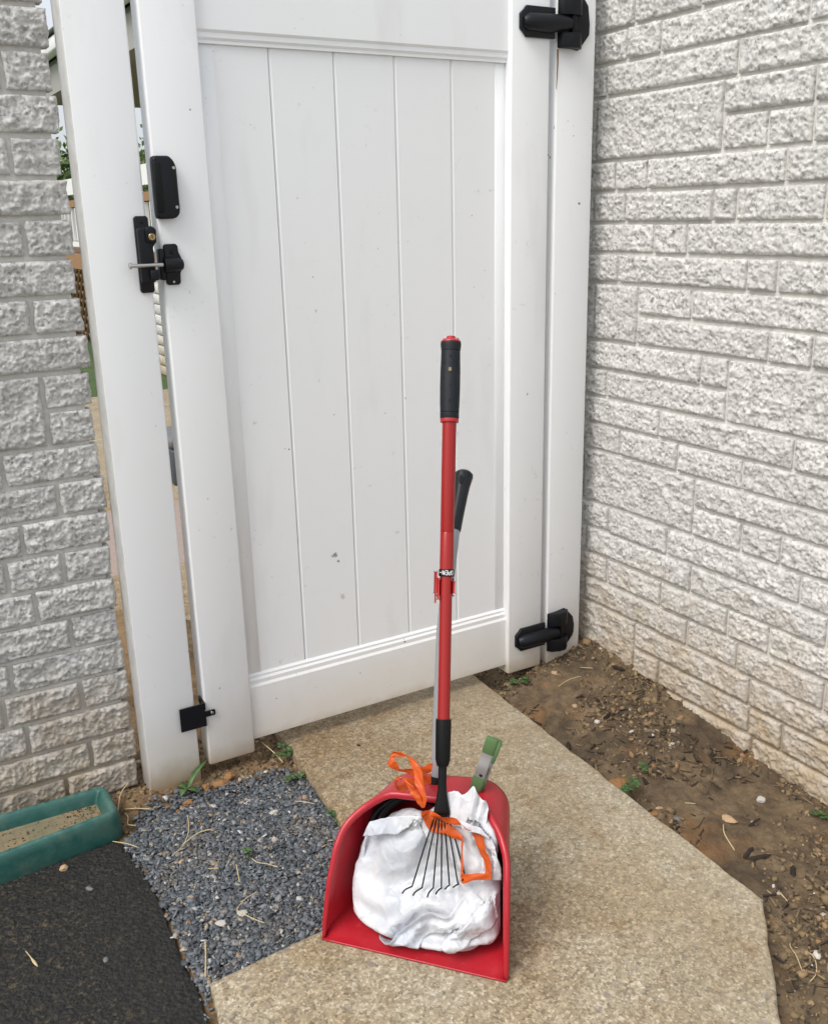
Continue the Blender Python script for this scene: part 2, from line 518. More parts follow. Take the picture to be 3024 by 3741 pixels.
M_CONC = m_concrete()
M = dict(
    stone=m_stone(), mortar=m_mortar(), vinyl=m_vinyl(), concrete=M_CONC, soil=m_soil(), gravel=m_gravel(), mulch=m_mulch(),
    asphalt=m_asphalt(), bag=m_bag(), ribbon=m_ribbon(), tray=m_tray(), mud=m_mud(),
    red=m_pan(),
    redpole=plain('red_painted_tube', (.30, .010, .008), .2, None, .45),
    redcap=plain('red_cap_plastic', (.40, .018, .022), .4),
    black=plain('black_powder_coat', (.006, .007, .010), .40, (900, .0004, .4), .28),
    blackmatt=plain('black_plastic', (.004, .004, .0045), .42, (600, .0005, .3), .25),
    grip=plain('dark_rubber_grip', (.007, .009, .013), .55, (420, .0008, .5), .3, var=.2),
    gripgrey=plain('charcoal_plastic', (.012, .014, .017), .42, (700, .0004, .3), .32),
    grey=plain('grey_painted_tube', (.30, .31, .33), .38, None, .5),
    steel=plain('bright_steel', (.55, .54, .52), .3, None, .5, 1.0),
    brass=plain('brass', (.45, .33, .16), .35, None, .5, 1.0),
    dark=plain('dark_void', (.004, .004, .004), .8),
    white=plain('white_print', (.75, .75, .75), .5),
    clampmetal=plain('dull_galvanised_steel', (.27, .255, .245), .5, (200, .0008, .4), .5, .25, var=.25),
    green=plain('green_rubber_tip', (.085, .15, .058), .6, (260, .001, .4), .3, var=.35),
    straw=plain('dry_straw', (.50, .40, .23), .7, None, .3, var=.3),
    pebble=plain('tan_pebble', (.40, .27, .16), .8, (160, .002, .6), .3, var=.4),
    palepebble=plain('pale_pebble', (.42, .40, .37), .8, (160, .002, .6), .3, var=.3),
    clod=plain('orange_clay_clod', (.27, .14, .06), .95, (180, .004, .8), .2, var=.4),
    slate=plain('blue_grey_slate', (.13, .135, .14), .6, (200, .002, .6), .4, var=.3),
    bark=plain('dark_bark', (.028, .021, .016), .9, (220, .003, .8), .2, var=.3),
    weed=m_leafmat('weed_leaf', (.035, .085, .022), (.075, .145, .04)),
    leafgreen=m_leafmat('tree_leaf', (.05, .10, .02), (.11, .16, .04)),
    trunk=plain('tree_bark', (.09, .07, .05), .9),
    lawn=m_lawn(),
    path=M_CONC,
    pink=plain('pinkish_paver', (.30, .235, .20), .9, (60, .01, .5), .3, var=.2),
    wood=plain('stained_deck_wood', (.28, .15, .065), .6, None, .4, var=.3),
    whitepaint=plain('white_trim_paint', (.78, .78, .76), .45),
    bounce_ground=plain('grey_bounce_paving', (.33, .31, .285), .9, (60, .004, .5), .3, var=.2),
    lattice=plain('brown_lattice', (.17, .10, .05), .7),
    greyshade=plain('grey_ceiling_board', (.33, .32, .30), .7),
    roofing=plain('roof_shingle', (.08, .075, .07), .9, (60, .01, .5)),
    teal=plain('teal_cushion', (.02, .17, .17), .7),
    bin=plain('slate_blue_bin', (.05, .06, .075), .5),
)

# ------------------------------------------------------------------ ground
def soil_h(P):
    """height of bare soil at (x,y)"""
    x, y = P[:, 0], P[:, 1]
    right = smooth01((x - 1.47) / .36)
    wallz = np.clip(-.044 + .13 * (y - 1.26), -.06, .055)
    zr = wallz * right + (1 - right) * (-.012 + .01 * smooth01((y - 1.6) / .5))
    zl = -.014 + .012 * smooth01((y - 1.98) / .16) - .02 * smooth01((y - 2.35) / .3)
    s = smooth01((x - 1.0) / .3)
    z = zl * (1 - s) + zr * s
    Q = np.c_[P, np.zeros(len(P))]
    rough = .35 + .65 * np.maximum(smooth01((x - 1.2) / .2), smooth01((y - 1.98) / .1))
    z = z + rough * (.010 * fbm(Q, 6, 3, 3) + .009 * fbm(Q, 22, 3, 5) + .008 * fbm(Q, 70, 2, 9))
    z = z + .011 * np.exp(-((x - .388) / .018) ** 2) * smooth01((1.97 - y) / .05) * (.4 + .6 * vnoise(Q, 14, 66))
    z = z + .016 * np.exp(-(((x - .43) / .05) ** 2 + ((y - 2.10) / .05) ** 2))
    # washed-out hole where the walk meets the right-hand stile, and a hollow beside the walk
    for cx, cy, r, d in ((1.50, 2.19, .06, .05), (1.455, 1.83, .055, .028), (.80, 2.14, .05, .02)):
        q = ((x - cx) ** 2 + (y - cy) ** 2) / r ** 2
        z = z - d * np.exp(-q)
    return z

def grid_mesh(name, x0, x1, y0, y1, step, hf, mat):
    xs = np.arange(x0, x1 + step / 2, step); ys = np.arange(y0, y1 + step / 2, step)
    X, Y = np.meshgrid(xs, ys)
    P = np.c_[X.ravel(), Y.ravel()]
    V = np.c_[P, hf(P)]
    ny, nx = X.shape
    i = np.arange((ny - 1) * (nx - 1)); r, c = i // (nx - 1), i % (nx - 1)
    a = r * nx + c
    return mk(name, V, np.stack([a, a + 1, a + nx + 1, a + nx], 1), mat)

lawn = mk('lawn', [(-300, -300, -.09), (300, -300, -.09), (300, 600, -.09), (-300, 600, -.09)], [(0, 1, 2, 3)], M['lawn'])
tag(lawn, 'flat green lawn reaching away behind the gate', kind='structure')
bounce_ground = mk('bounce_paving', [(-9, -14, -.06), (9, -14, -.06), (9, .35, -.06), (-9, .35, -.06)], [(0, 1, 2, 3)], M['bounce_ground'])  # unseen ground added so the bounce light is neutral, not lawn green
tag(bounce_ground, 'unseen grey paving added in front of the gate for neutral bounce light', kind='structure')
soil = grid_mesh('soil', -.6, 2.4, .2, 2.9, .0075, soil_h, M['soil'])
tag(soil, 'bare brown soil beside the walk and under the gate', kind='structure')

def slab(name, pts, z0, z1, mat, bev=.008, jit=.0025):
    bm = bmesh.new()
    # subdivide outline for slightly worn arrises
    out = []
    for i in range(len(pts)):
        a, b = np.array(pts[i]), np.array(pts[(i + 1) % len(pts)])
        n = max(1, int(np.linalg.norm(b - a) / .02))
        for k in range(n): out.append(a + (b - a) * k / n)
    out = np.array(out)
    nz = fbm(np.c_[out, np.zeros(len(out))], 20, 3, 4)
    c = out.mean(0); d = out - c; d /= np.linalg.norm(d, axis=1)[:, None]
    out = out + d * nz[:, None] * jit * 2
    top = [bm.verts.new((p[0], p[1], z1)) for p in out]; bot = [bm.verts.new((p[0], p[1], z0)) for p in out]
    bm.faces.new(top)
    for i in range(len(out)):
        j = (i + 1) % len(out)
        bm.faces.new((top[i], bot[i], bot[j], top[j]))
    bmesh.ops.recalc_face_normals(bm, faces=bm.faces)
    te = [e for e in bm.edges if all(abs(v.co.z - z1) < 1e-6 for v in e.verts)]
    bmesh.ops.bevel(bm, geom=te, offset=bev, segments=3, profile=.5, affect='EDGES')
    return sharp(from_bm(name, bm, mat), 60)

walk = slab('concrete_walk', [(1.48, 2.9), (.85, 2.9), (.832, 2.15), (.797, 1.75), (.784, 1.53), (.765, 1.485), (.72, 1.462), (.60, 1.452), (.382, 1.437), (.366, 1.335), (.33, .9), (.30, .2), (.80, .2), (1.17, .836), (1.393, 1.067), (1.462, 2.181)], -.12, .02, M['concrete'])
tag(walk, 'tan exposed-aggregate concrete walk leading through the gate', kind='structure')
asphalt = slab('asphalt_pavement', [(.362, 1.965), (.345, 1.985), (-.6, 1.985), (-.6, .2), (.285, .2), (.322, 1.0), (.356, 1.36), (.362, 1.47), (.370, 1.62), (.374, 1.74), (.368, 1.9)], -.05, -.002, M['asphalt'], .006, .006)
tag(asphalt, 'worn black asphalt with mud in its pores at the lower left', kind='structure')

# ------------------------------------------------------------------ split-face stone walls
def brick_mesh(a0, a1, z0, z1, cell, seed, end_rough=False):
    """returns local (a, z, o) verts and quad faces"""
    rg = np.random.default_rng(seed)
    w, h = a1 - a0, z1 - z0
    nx = max(3, int(round(w / cell))); ny = max(3, int(round(h / cell)))
    A, Z = np.meshgrid(np.linspace(0, w, nx + 1), np.linspace(0, h, ny + 1))
    a, z = A.ravel(), Z.ravel()
    ns = max(6, int(w * h / 2.6e-5))
    S = rg.random((ns, 2)) * (w, h); off = rg.normal(0, .0013, ns); tl = rg.normal(0, .28, (ns, 2))
    k = np.empty(len(a), int)
    for j in range(0, len(a), 4000):
        k[j:j + 4000] = ((a[j:j + 4000, None] - S[None, :, 0]) ** 2 + (z[j:j + 4000, None] - S[None, :, 1]) ** 2).argmin(1)
    fac = off[k] + tl[k, 0] * (a - S[k, 0]) + tl[k, 1] * (z - S[k, 1])
    P = np.c_[a + a0, z + z0, np.full(len(a), seed * .37)]
    low = .0046 * fbm(P, 10, 3, 11) + .0050 * (.5 - np.abs(vnoise(P, 34, 21)) * 1.6) + .0028 * (.5 - np.abs(vnoise(P, 75, 22)) * 1.6)
    dist = np.minimum(np.minimum(a, w - a), np.minimum(z, h - z))
    base = .0055 + .0045 * rg.random()
    o = base * (.55 + .45 * smooth01(dist / .006)) + low * smooth01(dist / .008) + fac * (.3 + .7 * smooth01(dist / .005))
    o = np.clip(o, .001, .024)
    wob = .0020 * fbm(P, 55, 3, 41)
    wob2 = .0016 * fbm(P, 55, 3, 51)
    fall = smooth01(1 - dist / .010)
    aa = a + a0 + wob * fall * (2.6 if end_rough else 1.0); zz = z + z0 + wob2 * fall
    V = np.c_[aa, zz, o]
    i = np.arange(nx * ny); r, c = i // nx, i % nx
    q = r * (nx + 1) + c
    F = np.stack([q, q + 1, q + nx + 2, q + nx + 1], 1)
    ring = list(range(nx + 1)) + [r_ * (nx + 1) + nx for r_ in range(1, ny + 1)] + [ny * (nx + 1) + c_ for c_ in range(nx - 1, -1, -1)] + [r_ * (nx + 1) for r_ in range(ny - 1, 0, -1)]
    ring = np.array(ring); m = len(ring); nb = len(V)
    B1 = V[ring].copy(); B1[:, 2] = -.006
    B2 = V[ring].copy(); B2[:, 2] = -.03
    V = np.concatenate([V, B1, B2])
    j = np.arange(m); jn = (j + 1) % m
    F1 = np.stack([ring[jn], ring[j], nb + j, nb + jn], 1)
    F2 = np.stack([nb + jn, nb + j, nb + m + j, nb + m + jn], 1)
    return V, np.concatenate([F, F1, F2])

GAP = .0105
def lay(wall, rows, doubles, dz, ztop, to_world, lo, hi, fine, end=None):
    """rows: {k: sorted joints}; doubles: list of (k, a_lo, a_hi) blocks two courses high starting at course k"""
    seed = 100
    dbl = {}
    for k, p, q in doubles:
        dbl.setdefault(k, []).append((p, q, 2)); dbl.setdefault(k + 1, []).append((p, q, 0))
    for k in sorted(rows):
        zt = ztop - dz * (k - 1); zb = ztop - dz * k
        js = [lo] + rows[k] + [hi]
        for p, q in zip(js[:-1], js[1:]):
            hgt = 1
            for (dp, dq, n) in dbl.get(k, []):
                if (p + q) / 2 > dp and (p + q) / 2 < dq: hgt = n
            seed += 1
            if hgt == 0 or q - p < .03: continue
            rg = np.random.default_rng(seed)
            g = GAP / 2
            b0 = zb - (dz if hgt == 2 else 0) + g * .9; b1 = zt - g * 1.1
            a0, a1 = p + g, q - g
            er = False
            if end is not None and abs(q - hi) < 1e-6:
                a1 = hi + rg.uniform(-.004, .006); er = True
            if end is not None and abs(p - lo) < 1e-6: a0 = lo
            cell = .0032 if (fine[0] < (a0 + a1) / 2 < fine[1] and fine[2] < b0 < fine[3]) else .009
            V, F = brick_mesh(a0, a1, b0 + rg.uniform(-.0012, .0012), b1 + rg.uniform(-.0012, .0012), cell, seed, er)
            mk('brick', to_world(V), F, M['stone'], wall, smooth=False)

def fill(joints, lo, hi, seed, keep_lo, keep_hi):
    """extend a transcribed joint list with random joints where the photograph shows none"""
    rg = random.Random(seed); j = sorted(joints)
    out = list(j)
    a = (j[0] if j else keep_lo)
    if not j or j[0] > keep_lo: a = min(a, keep_lo) if not j else j[0]
    x = (j[0] if j else keep_lo - rg.uniform(0, .1))
    if not j: out.append(x)
    while x - lo > .36:
        x -= rg.choice([.12, .17, .24, .30, .34]); out.append(x)
    x = max(out)
    while hi - x > .36:
        x += rg.choice([.12, .17, .24, .30]); out.append(x)
    out = sorted(out)
    return [q for q in out if q - lo > .05 and hi - q > .05]

# right-hand wall: joints read off the photograph (distance along Y)
RJ = {-4: [1.62, 1.95], -3: [1.55, 1.83, 2.1], -2: [1.7, 1.93], -1: [1.812, 2.034], 0: [1.507, 1.938], 1: [1.42, 1.69, 2.13], 2: [1.475, 1.723, 2.163], 3: [1.591, 1.723, 2.163],
      4: [1.534, 1.964], 5: [1.665, 1.737, 2.041, 2.166], 6: [1.36, 1.815, 1.931, 2.2], 7: [1.533, 1.619, 2.06], 8: [1.38, 1.788, 1.98], 9: [1.541, 1.98],
      10: [1.655, 1.744, 2.19], 11: [1.655, 2.093], 12: [1.445, 1.879, 2.185], 13: [1.589, 1.806, 2.028], 14: [1.3, 1.739, 2.179], 15: [1.577, 1.739, 2.179],
      16: [1.393, 1.826, 2.063], 17: [1.31, 1.733, 2.158], 18: [1.467, 1.60, 1.839, 2.062], 19: [1.30, 1.561, 1.736, 2.158], 20: [1.24, 1.513, 1.935, 2.24],
      21: [1.405, 1.508, 1.833, 1.935, 2.24], 22: [1.25, 1.492, 1.737, 2.0], 23: [1.36, 1.62, 1.9], 24: [1.2, 1.5, 1.8]}
RD = [(2, 1.723, 2.163), (8, 1.98, 2.6), (10, 1.30, 1.655), (14, 1.739, 2.179), (20, 1.935, 2.24)]
rw = thing('stone_wall', (WX, 1.5, 0), 'pale split-face stone wall running towards the viewer on the right of the gate', 'wall')
box('mortar', WX + .0035, WX + .2, .55, 2.75, -.35, 2.09, M['mortar'], rw)
RJ[10] = [1.30] + RJ[10]; RJ[11] = [1.30] + RJ[11]
rows = {k: fill(v, .6, 2.7, 40 + k, 1.2, 2.3) for k, v in RJ.items()}
lay(rw, rows, RD, .0792, 1.697, lambda V: np.c_[WX - V[:, 2], V[:, 0], V[:, 1]], .6, 2.7, (1.1, 2.35, -.3, 1.85))
# left-hand wall: joints along X
LJ = {-3: [.1, .30], -2: [.355], -1: [.2], 0: [.12], 1: [.359], 2: [.15], 3: [.354], 4: [.18], 5: [.360], 6: [.12], 7: [.353], 8: [.16], 9: [.355], 10: [.355], 11: [.253], 12: [.357], 13: [.272],
      14: [.349], 15: [.278], 16: [.346], 17: [.206], 18: [.35], 19: [.22], 20: [.353], 21: [.29], 22: [.2]}
lw = thing('stone_wall', (0, LY, 0), 'grey split-face stone wall end on the left behind the white post', 'wall')
LE = .4525
box('mortar', -.75, LE - .014, LY + .0035, LY + .14, -.2, 1.98, M['mortar'], lw)
rows = {k: fill(v, -.7, LE, 90 + k, .15, LE) for k, v in LJ.items()}
rows[9] = [-.0, .355]; rows[10] = [-.0, .355]
for k in rows: rows[k] = [q for q in rows[k] if q < .37]
lay(lw, rows, [(9, .05, .355)], .0791, 1.662, lambda V: np.c_[V[:, 0], LY - V[:, 2], V[:, 1]], -.7, LE, (-.05, .6, -.2, 1.9), end=True)

# ------------------------------------------------------------------ gate posts and gate
ZT = 1.96
lp = thing('gate_post', (.532, D + .034, 0), 'white vinyl latch post between the left stone wall and the gate', 'post', 'white posts of the gate')
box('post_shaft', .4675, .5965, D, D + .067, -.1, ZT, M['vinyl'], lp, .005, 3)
hp = thing('gate_post', (1.734, D + .034, 0), 'white vinyl hinge post against the right stone wall', 'post', 'white posts of the gate')
box('post_shaft', 1.6715, 1.797, D, D + .10, -.1, ZT, M['vinyl'], hp, .006, 3)

gate = thing('gate', (1.135, D + .03, .03), 'tall white vinyl gate with vertical boards, closed', 'gate')
SZ = H - .615 * D
box('stile', .6205, .7410, D, D + .052, SZ, ZT, M['vinyl'], gate, .005, 3)
box('stile', 1.5313, 1.6508, D, D + .052, SZ + .003, ZT, M['vinyl'], gate, .005, 3)
x0, x1 = .7405, 1.5318
prof_b = [(2.165, .059), (2.133, .059), (2.132, .060), (2.132, .2030), (2.1362, .2092), (2.1362, .2195), (2.1404, .2245), (2.1404, .2300), (2.1455, .2350), (2.165, .2350)]
prism('rail', prof_b, 'x', x0, x1, M['vinyl'], gate, deg=12)
prof_t = [(2.165, 1.6863), (2.1404, 1.6863), (2.1400, 1.6868), (2.1400, 1.6927), (2.1362, 1.6980), (2.1362, 1.7072), (2.132, 1.7128), (2.132, 1.90), (2.165, 1.90)]
prism('rail', prof_t, 'x', x0, x1, M['vinyl'], gate, deg=12)
pe = [.7486, .9046, 1.0607, 1.2167, 1.3727, 1.5287]
for i in range(5):
    a, b = pe[i], pe[i + 1]
    c = .0055
    pts = [(a + .0006, 2.160), (a + .0006, 2.1500), (a + .0016, 2.1495), (a + c, 2.1465), (b - .0022, 2.1465), (b - .0010, 2.1485), (b - .0010, 2.160)]
    prism('plank', pts, 'z', .2352, 1.6861, M['vinyl'], gate, deg=12)
box('channel_strip', .7412, .7810, 2.1456, 2.158, .2352, 1.6861, M['vinyl'], gate, .0004, 1)
box('channel_strip', 1.5008, 1.5311, 2.1456, 2.158, .2352, 1.6861, M['vinyl'], gate, .0004, 1)
box('backing', .7415, 1.5311, 2.1602, 2.170, .2351, 1.686, M['vinyl'], gate)

def oct_plate(cx, cz, hw, hh, cut):
    return [(cx - hw, cz - hh + cut), (cx - hw + cut, cz - hh), (cx + hw - cut, cz - hh), (cx + hw, cz - hh + cut), (cx + hw, cz + hh - cut), (cx + hw - cut, cz + hh), (cx - hw + cut, cz + hh), (cx - hw, cz + hh - cut)]

def hinge(cz, zlo, zhi, label):
    hg = prism('hinge', [(1.5535, cz - .017), (1.5590, cz - .022), (1.5655, cz - .027), (1.5720, cz - .0355), (1.660, cz - .0355), (1.660, cz + .0355), (1.5720, cz + .0355), (1.5655, cz + .027), (1.5590, cz + .022), (1.5535, cz + .017)], 'y', D - .009, D + .001, M['black'], gate, .0025)
    tag(hg, label)
    # swelling along the strap
    P = [(1.562, D - .008, cz - .002), (1.572, D - .011, cz - .002), (1.64, D - .013, cz - .002), (1.672, D - .015, cz), (1.698, D - .018, cz)]
    tube('strap_barrel', P, [.012, .020, .022, .019, .014], M['black'], hg, 18)
    # plate on the post with bevelled corners
    prism('mounting_plate', [(1.6725, zlo + .008), (1.735, zlo - .002), (1.748, zlo + .012), (1.7640, zlo + .03), (1.7690, cz - .02), (1.7700, cz + .005), (1.7640, zhi - .03), (1.748, zhi - .012), (1.735, zhi + .002), (1.6725, zhi - .006)], 'y', D - .008, D + .001, M['black'], hg, .002)
    for za, zb in ((zlo, cz - .020), (cz + .020, zhi)):
        prism('knuckle', [(1.668, D - .004), (1.676, D - .019), (1.700, D - .029), (1.724, D - .028), (1.740, D - .014), (1.743, D - .004)], 'z', za, zb, M['black'], hg, .003)
    axis_lathe('hinge_pin', (1.712, D - .014, zlo + .01), (0, 0, 1), [(0, .0075), (zhi - zlo - .02, .0075)], M['blackmatt'], hg, 16)

hinge(.1345, .0735, .196, 'black lower hinge near the soil')
hinge(1.7790, 1.7235, 1.856, 'black upper hinge at the top of the frame')

# lock body on the latch post
lk = prism('lock_body', [(.568, 1.192), (.572, 1.188), (.594, 1.188), (.598, 1.192), (.598, 1.340), (.594, 1.3445), (.572, 1.3445), (.568, 1.340)], 'y', D - .008, D + .001, M['black'], lp, .0018)
tag(lk, 'black keyed gate lock with a steel pin through it')
prism('lock_case', [(.5695, 1.2095), (.5985, 1.2095), (.6005, 1.225), (.600, 1.262), (.5995, 1.282), (.6065, 1.290), (.6065, 1.318), (.6005, 1.3245), (.5835, 1.322), (.5695, 1.320)], 'y', D - .021, D - .006, M['black'], lk, .003, 3)
prism('lock_nose', [(.585, 1.292), (.6055, 1.290), (.6070, 1.316), (.602, 1.3225), (.588, 1.3225), (.5835, 1.316)], 'y', D - .028, D - .018, M['black'], lk, .002)
kc = axis_lathe('key_cylinder', (.5965, D - .024, 1.3025), (0, -1, 0), [(0, .0072), (.0055, .0072), (.0062, .0066)], M['brass'], lk, 24)
box('keyhole', .5957, .5973, D - .0306, D - .0300, 1.2995, 1.3065, M['dark'], kc)
box('latch_shoulder', .586, .6045, D - .030, D - .018, 1.214, 1.236, M['black'], lk, .003)
axis_lathe('screw_head', (.583, D - .0075, 1.332), (0, -1, 0), [(0, .0042), (.0012, .0036)], M['blackmatt'], lk, 14)
pn = axis_lathe('steel_pin', (.5435, D - .026, 1.2455), (1, 0, -.003), [(0, .0066), (.003, .0072), (.005, .0066), (.0052, .0042), (.070, .0042), (.0715, .0034)], M['steel'], lk, 18)

# striker on the gate stile
st = prism('latch_striker', [(.6250, 1.205), (.629, 1.2015), (.6515, 1.2015), (.6555, 1.206), (.6565, 1.226), (.6625, 1.236), (.6632, 1.252), (.6590, 1.262), (.6555, 1.270), (.6550, 1.282), (.6510, 1.2865), (.629, 1.2865), (.6250, 1.283)], 'y', D - .010, D + .001, M['black'], gate, .002)
tag(st, 'black latch striker plate beside the lock')
tube('striker_hump', [(.622, D - .012, 1.244), (.645, D - .014, 1.244), (.659, D - .011, 1.244)], [.0165, .0155, .012], M['black'], st, 18)
box('side_lug', .6130, .6245, D - .012, D + .012, 1.2125, 1.2775, M['black'], st, .003)
box('slot', .6365, .6435, D - .0112, D - .0098, 1.266, 1.281, M['dark'], st, .0005, 1)
for zz in (1.208,): axis_lathe('screw_head', (.6400, D - .0095, zz), (0, -1, 0), [(0, .0028), (.001, .0024)], M['steel'], st, 12)
axis_lathe('screw_head', (.6400, D - .0095, 1.2735), (0, -1, 0), [(0, .0030), (.001, .0026)], M['blackmatt'], st, 12)

# pull handle
ph = prism('pull_handle', [(.6135, 1.345), (.6155, 1.339), (.621, 1.337), (.650, 1.3372), (.6605, 1.3425), (.6645, 1.352), (.6638, 1.440), (.6600, 1.452), (.650, 1.4625), (.620, 1.4625), (.6145, 1.459), (.6135, 1.452)], 'y', D - .024, D + .001, M['black'], gate, .006, 4)
tag(ph, 'black moulded pull handle above the lock')
box('grip_recess', .6148, .6290, D - .0262, D - .020, 1.350, 1.450, M['blackmatt'], ph, .002)
for zz in (1.3605, 1.4385): axis_lathe('screw_head', (.6565, D - .0245, zz), (0, -1, 0), [(0, .0036), (.0014, .0030)], M['steel'], ph, 14)

# gate stop near the ground
gs = prism('gate_stop', [(.5560, .1455), (.6200, .1455), (.6200, .1690), (.6420, .1690), (.6440, .1715), (.6440, .1815), (.6420, .1840), (.6200, .1840), (.6185, .1860), (.6185, .2070), (.5560, .2070)], 'y', D - .0085, D - .005, M['black'], gate, .0006, 1)
tag(gs, 'square black gate stop plate near the foot of the stile')
prism('side_tab', [(D - .0085, .190), (D - .0085, .207), (D + .030, .212), (D + .034, .206), (D + .034, .196), (D + .030, .190)], 'x', .6165, .6202, M['black'], gs, .0005, 1)
axis_lathe('screw_head', (.6360, D - .0083, .1765), (0, -1, 0), [(0, .0042), (.0012, .0036)], M['steel'], gs, 14)
axis_lathe('screw_head', (.6166, D + .022, .202), (-1, 0, 0), [(0, .005), (.0016, .004)], M['blackmatt'], gs, 12)

# rust run under the upper hinge
t = tube('rust_drip', [(1.6735, D - .0015, 1.722), (1.6745, D - .001, 1.69), (1.6725, D - .001, 1.655), (1.671, D - .001, 1.63)], [.0022, .0018, .0012, .0006], M['clod'], hp, 6)

# ------------------------------------------------------------------ dustpan
PA = np.array([.603, 1.428, .02]); PB = np.array([.836, 1.156, .02])
pu = (PB - PA) / np.linalg.norm(PB - PA); pnr = np.array([-pu[1], pu[0], 0]); PC = (PA + PB) / 2; PC[2] = 0
def pw(S):
    """pan coordinates (s across, t back, z up) to world"""
    S = np.asarray(S, float).reshape(-1, 3)
    return PC + S[:, :1] * pu + S[:, 1:2] * pnr + S[:, 2:3] * np.array([0, 0, 1.0])

dp = thing('dustpan', tuple(PC + np.array([0, 0, .02])), 'red long-handled lobby dustpan standing on the walk with a rubbish bag in it', 'dustpan')
ZF = .0225                      # underside on the walk
HZ = .272                       # hood height
def half_w(t): return .179 - .23 * t
def arch(v, t):
    """point of the arch (left foot over the hood to right foot); v in 0..1"""
    w = half_w(t); h = HZ - ZF - .004; r = .062
    L1, L2, L3 = h - r, math.pi / 2 * r, 2 * (w - r)
    tot = 2 * L1 + 2 * L2 + L3; d = v * tot
    if d < L1: return -w, ZF + d
    d -= L1
    if d < L2:
        a = d / r; return -w + r - r * math.cos(a), ZF + h - r + r * math.sin(a)
    d -= L2
    if d < L3: return -w + r + d, ZF + h
    d -= L3
    if d < L2:
        a = d / r; return w - r + r * math.sin(a), ZF + h - r + r * math.cos(a)
    d -= L2
    return w, ZF + h - r - (d - 0) + 0 * r
def rim_t(z):
    return float(np.interp(z, [ZF, .055, .131, .191, .233, .257, .268, .30], [0, .005, .024, .049, .081, .114, .150, .172]))
TB = .228
def panpt(v, w):
    # iterate for the rim position since the section narrows to the back
    t0 = 0.05
    for _ in range(6):
        s, z = arch(v, t0); t0 = rim_t(z)
    t = t0 + (TB - t0) * w
    s, z = arch(v, t)
    z2 = z + .10 * s * (t / .225) * ((z - ZF) / (HZ - ZF))
    return s, t, z2
NV, NW = 64, 10
V = []; F = []
for i in range(NV + 1):
    for j in range(NW + 1): V.append(panpt(i / NV, j / NW))
for i in range(NV):
    for j in range(NW):
        a = i * (NW + 1) + j; F.append((a, a + NW + 1, a + NW + 2, a + 1))
shell = mk('pan_shell', pw(V), F, M['red'], dp)
md = shell.modifiers.new('thickness', 'SOLIDIFY'); md.thickness = .0034; md.offset = 0
# back plate
bk = [panpt(i / NV, 1.0) for i in range(NV + 1)]
cs = np.mean(np.array(bk), 0)
Vb = [(0, TB + .002, .14)] + [(s, t, z) for s, t, z in bk]
mk('back_plate', pw(Vb), [(0, i + 1, i + 2) for i in range(NV)] + [(0, NV + 1, 1)], M['red'], dp).modifiers.new('thickness', 'SOLIDIFY').thickness = .003
# floor with a thin rolled lip
nf = 16; Vf = []; Ff = []
ts = [-.006, -.004, 0, .012, .03, .07, .12, .18, TB]
for t in ts:
    for k in range(nf + 1):
        q = -1 + 2 * k / nf
        zz = ZF + (.0005 if t < 0 else .004 * smooth01(np.array(t / .03)))
        zz += .010 * smooth01(np.array((abs(q) - .90) / .10)) * smooth01(np.array(t / .02))
        Vf.append((q * half_w(max(t, 0)), t, float(zz)))
for i in range(len(ts) - 1):
    for k in range(nf):
        a = i * (nf + 1) + k; Ff.append((a, a + 1, a + nf + 2, a + nf + 1))
fl = mk('floor_plate', pw(Vf), Ff, M['red'], dp)
md = fl.modifiers.new('thickness', 'SOLIDIFY'); md.thickness = .003; md.offset = 0
# rolled rim along the opening: a flat flange
rim = []
for i in range(NV + 1):
    s, t, z = panpt(i / NV, 0); rim.append((s, t, z))
rim = np.array(rim)
T = np.gradient(rim, axis=0); T /= np.linalg.norm(T, axis=1)[:, None]
inw = np.array([0, .12, .13]) - rim; inw -= T * (inw * T).sum(1)[:, None]; inw /= np.linalg.norm(inw, axis=1)[:, None]
nrm = np.cross(T, inw)
flg = []; FF = []
wd = .0105
sec = [(-.0035, .004), (-.0045, 0), (-.0025, -.0045), (.003, -.0052), (wd * .8, -.004), (wd, -.001), (wd * .95, .002), (.004, .004)]
sgn = -1 if (nrm[NV // 2] @ np.array([0, -1, 0])) > 0 else 1
for i in range(NV + 1):
    k = .45 + .55 * math.sin(math.pi * i / NV) ** .5
    for a, b in sec: flg.append(rim[i] + inw[i] * a * k + nrm[i] * b * sgn)
m = len(sec)
for i in range(NV):
    for j in range(m):
        a, b = i * m + j, i * m + (j + 1) % m
        FF.append((a, b, b + m, a + m))
FF.append(tuple(range(m))); FF.append(tuple(NV * m + j for j in range(m))[::-1])
rimo = mk('rim', pw(flg), FF, M['red'], dp)
bm = bmesh.new(); bm.from_mesh(rimo.data); bmesh.ops.recalc_face_normals(bm, faces=bm.faces); bm.to_mesh(rimo.data); bm.free()
# black bail folded inside the hood
bail = []
for i in range(NV + 1):
    v = .17 + .66 * i / NV
    s, t, z = panpt(v, .55)
    c = np.array([0, t, .13]); p = np.array([s, t, z]); d = c - p; d /= np.linalg.norm(d)
    bail.append(p + d * (.020 + .016 * math.sin(math.pi * i / NV)))
tube('bail', pw(bail), .0095, M['blackmatt'], dp, 12)
bail2 = []
for i in range(NV + 1):
    v = .17 + .66 * i / NV
    s, t, z = panpt(v, .42)
    c = np.array([0, t, .13]); p = np.array([s, t, z]); d = c - p; d /= np.linalg.norm(d)
    bail2.append(p + d * (.016 + .010 * math.sin(math.pi * i / NV)))
tube('bail', pw(bail2), .0045, M['blackmatt'], dp, 10)

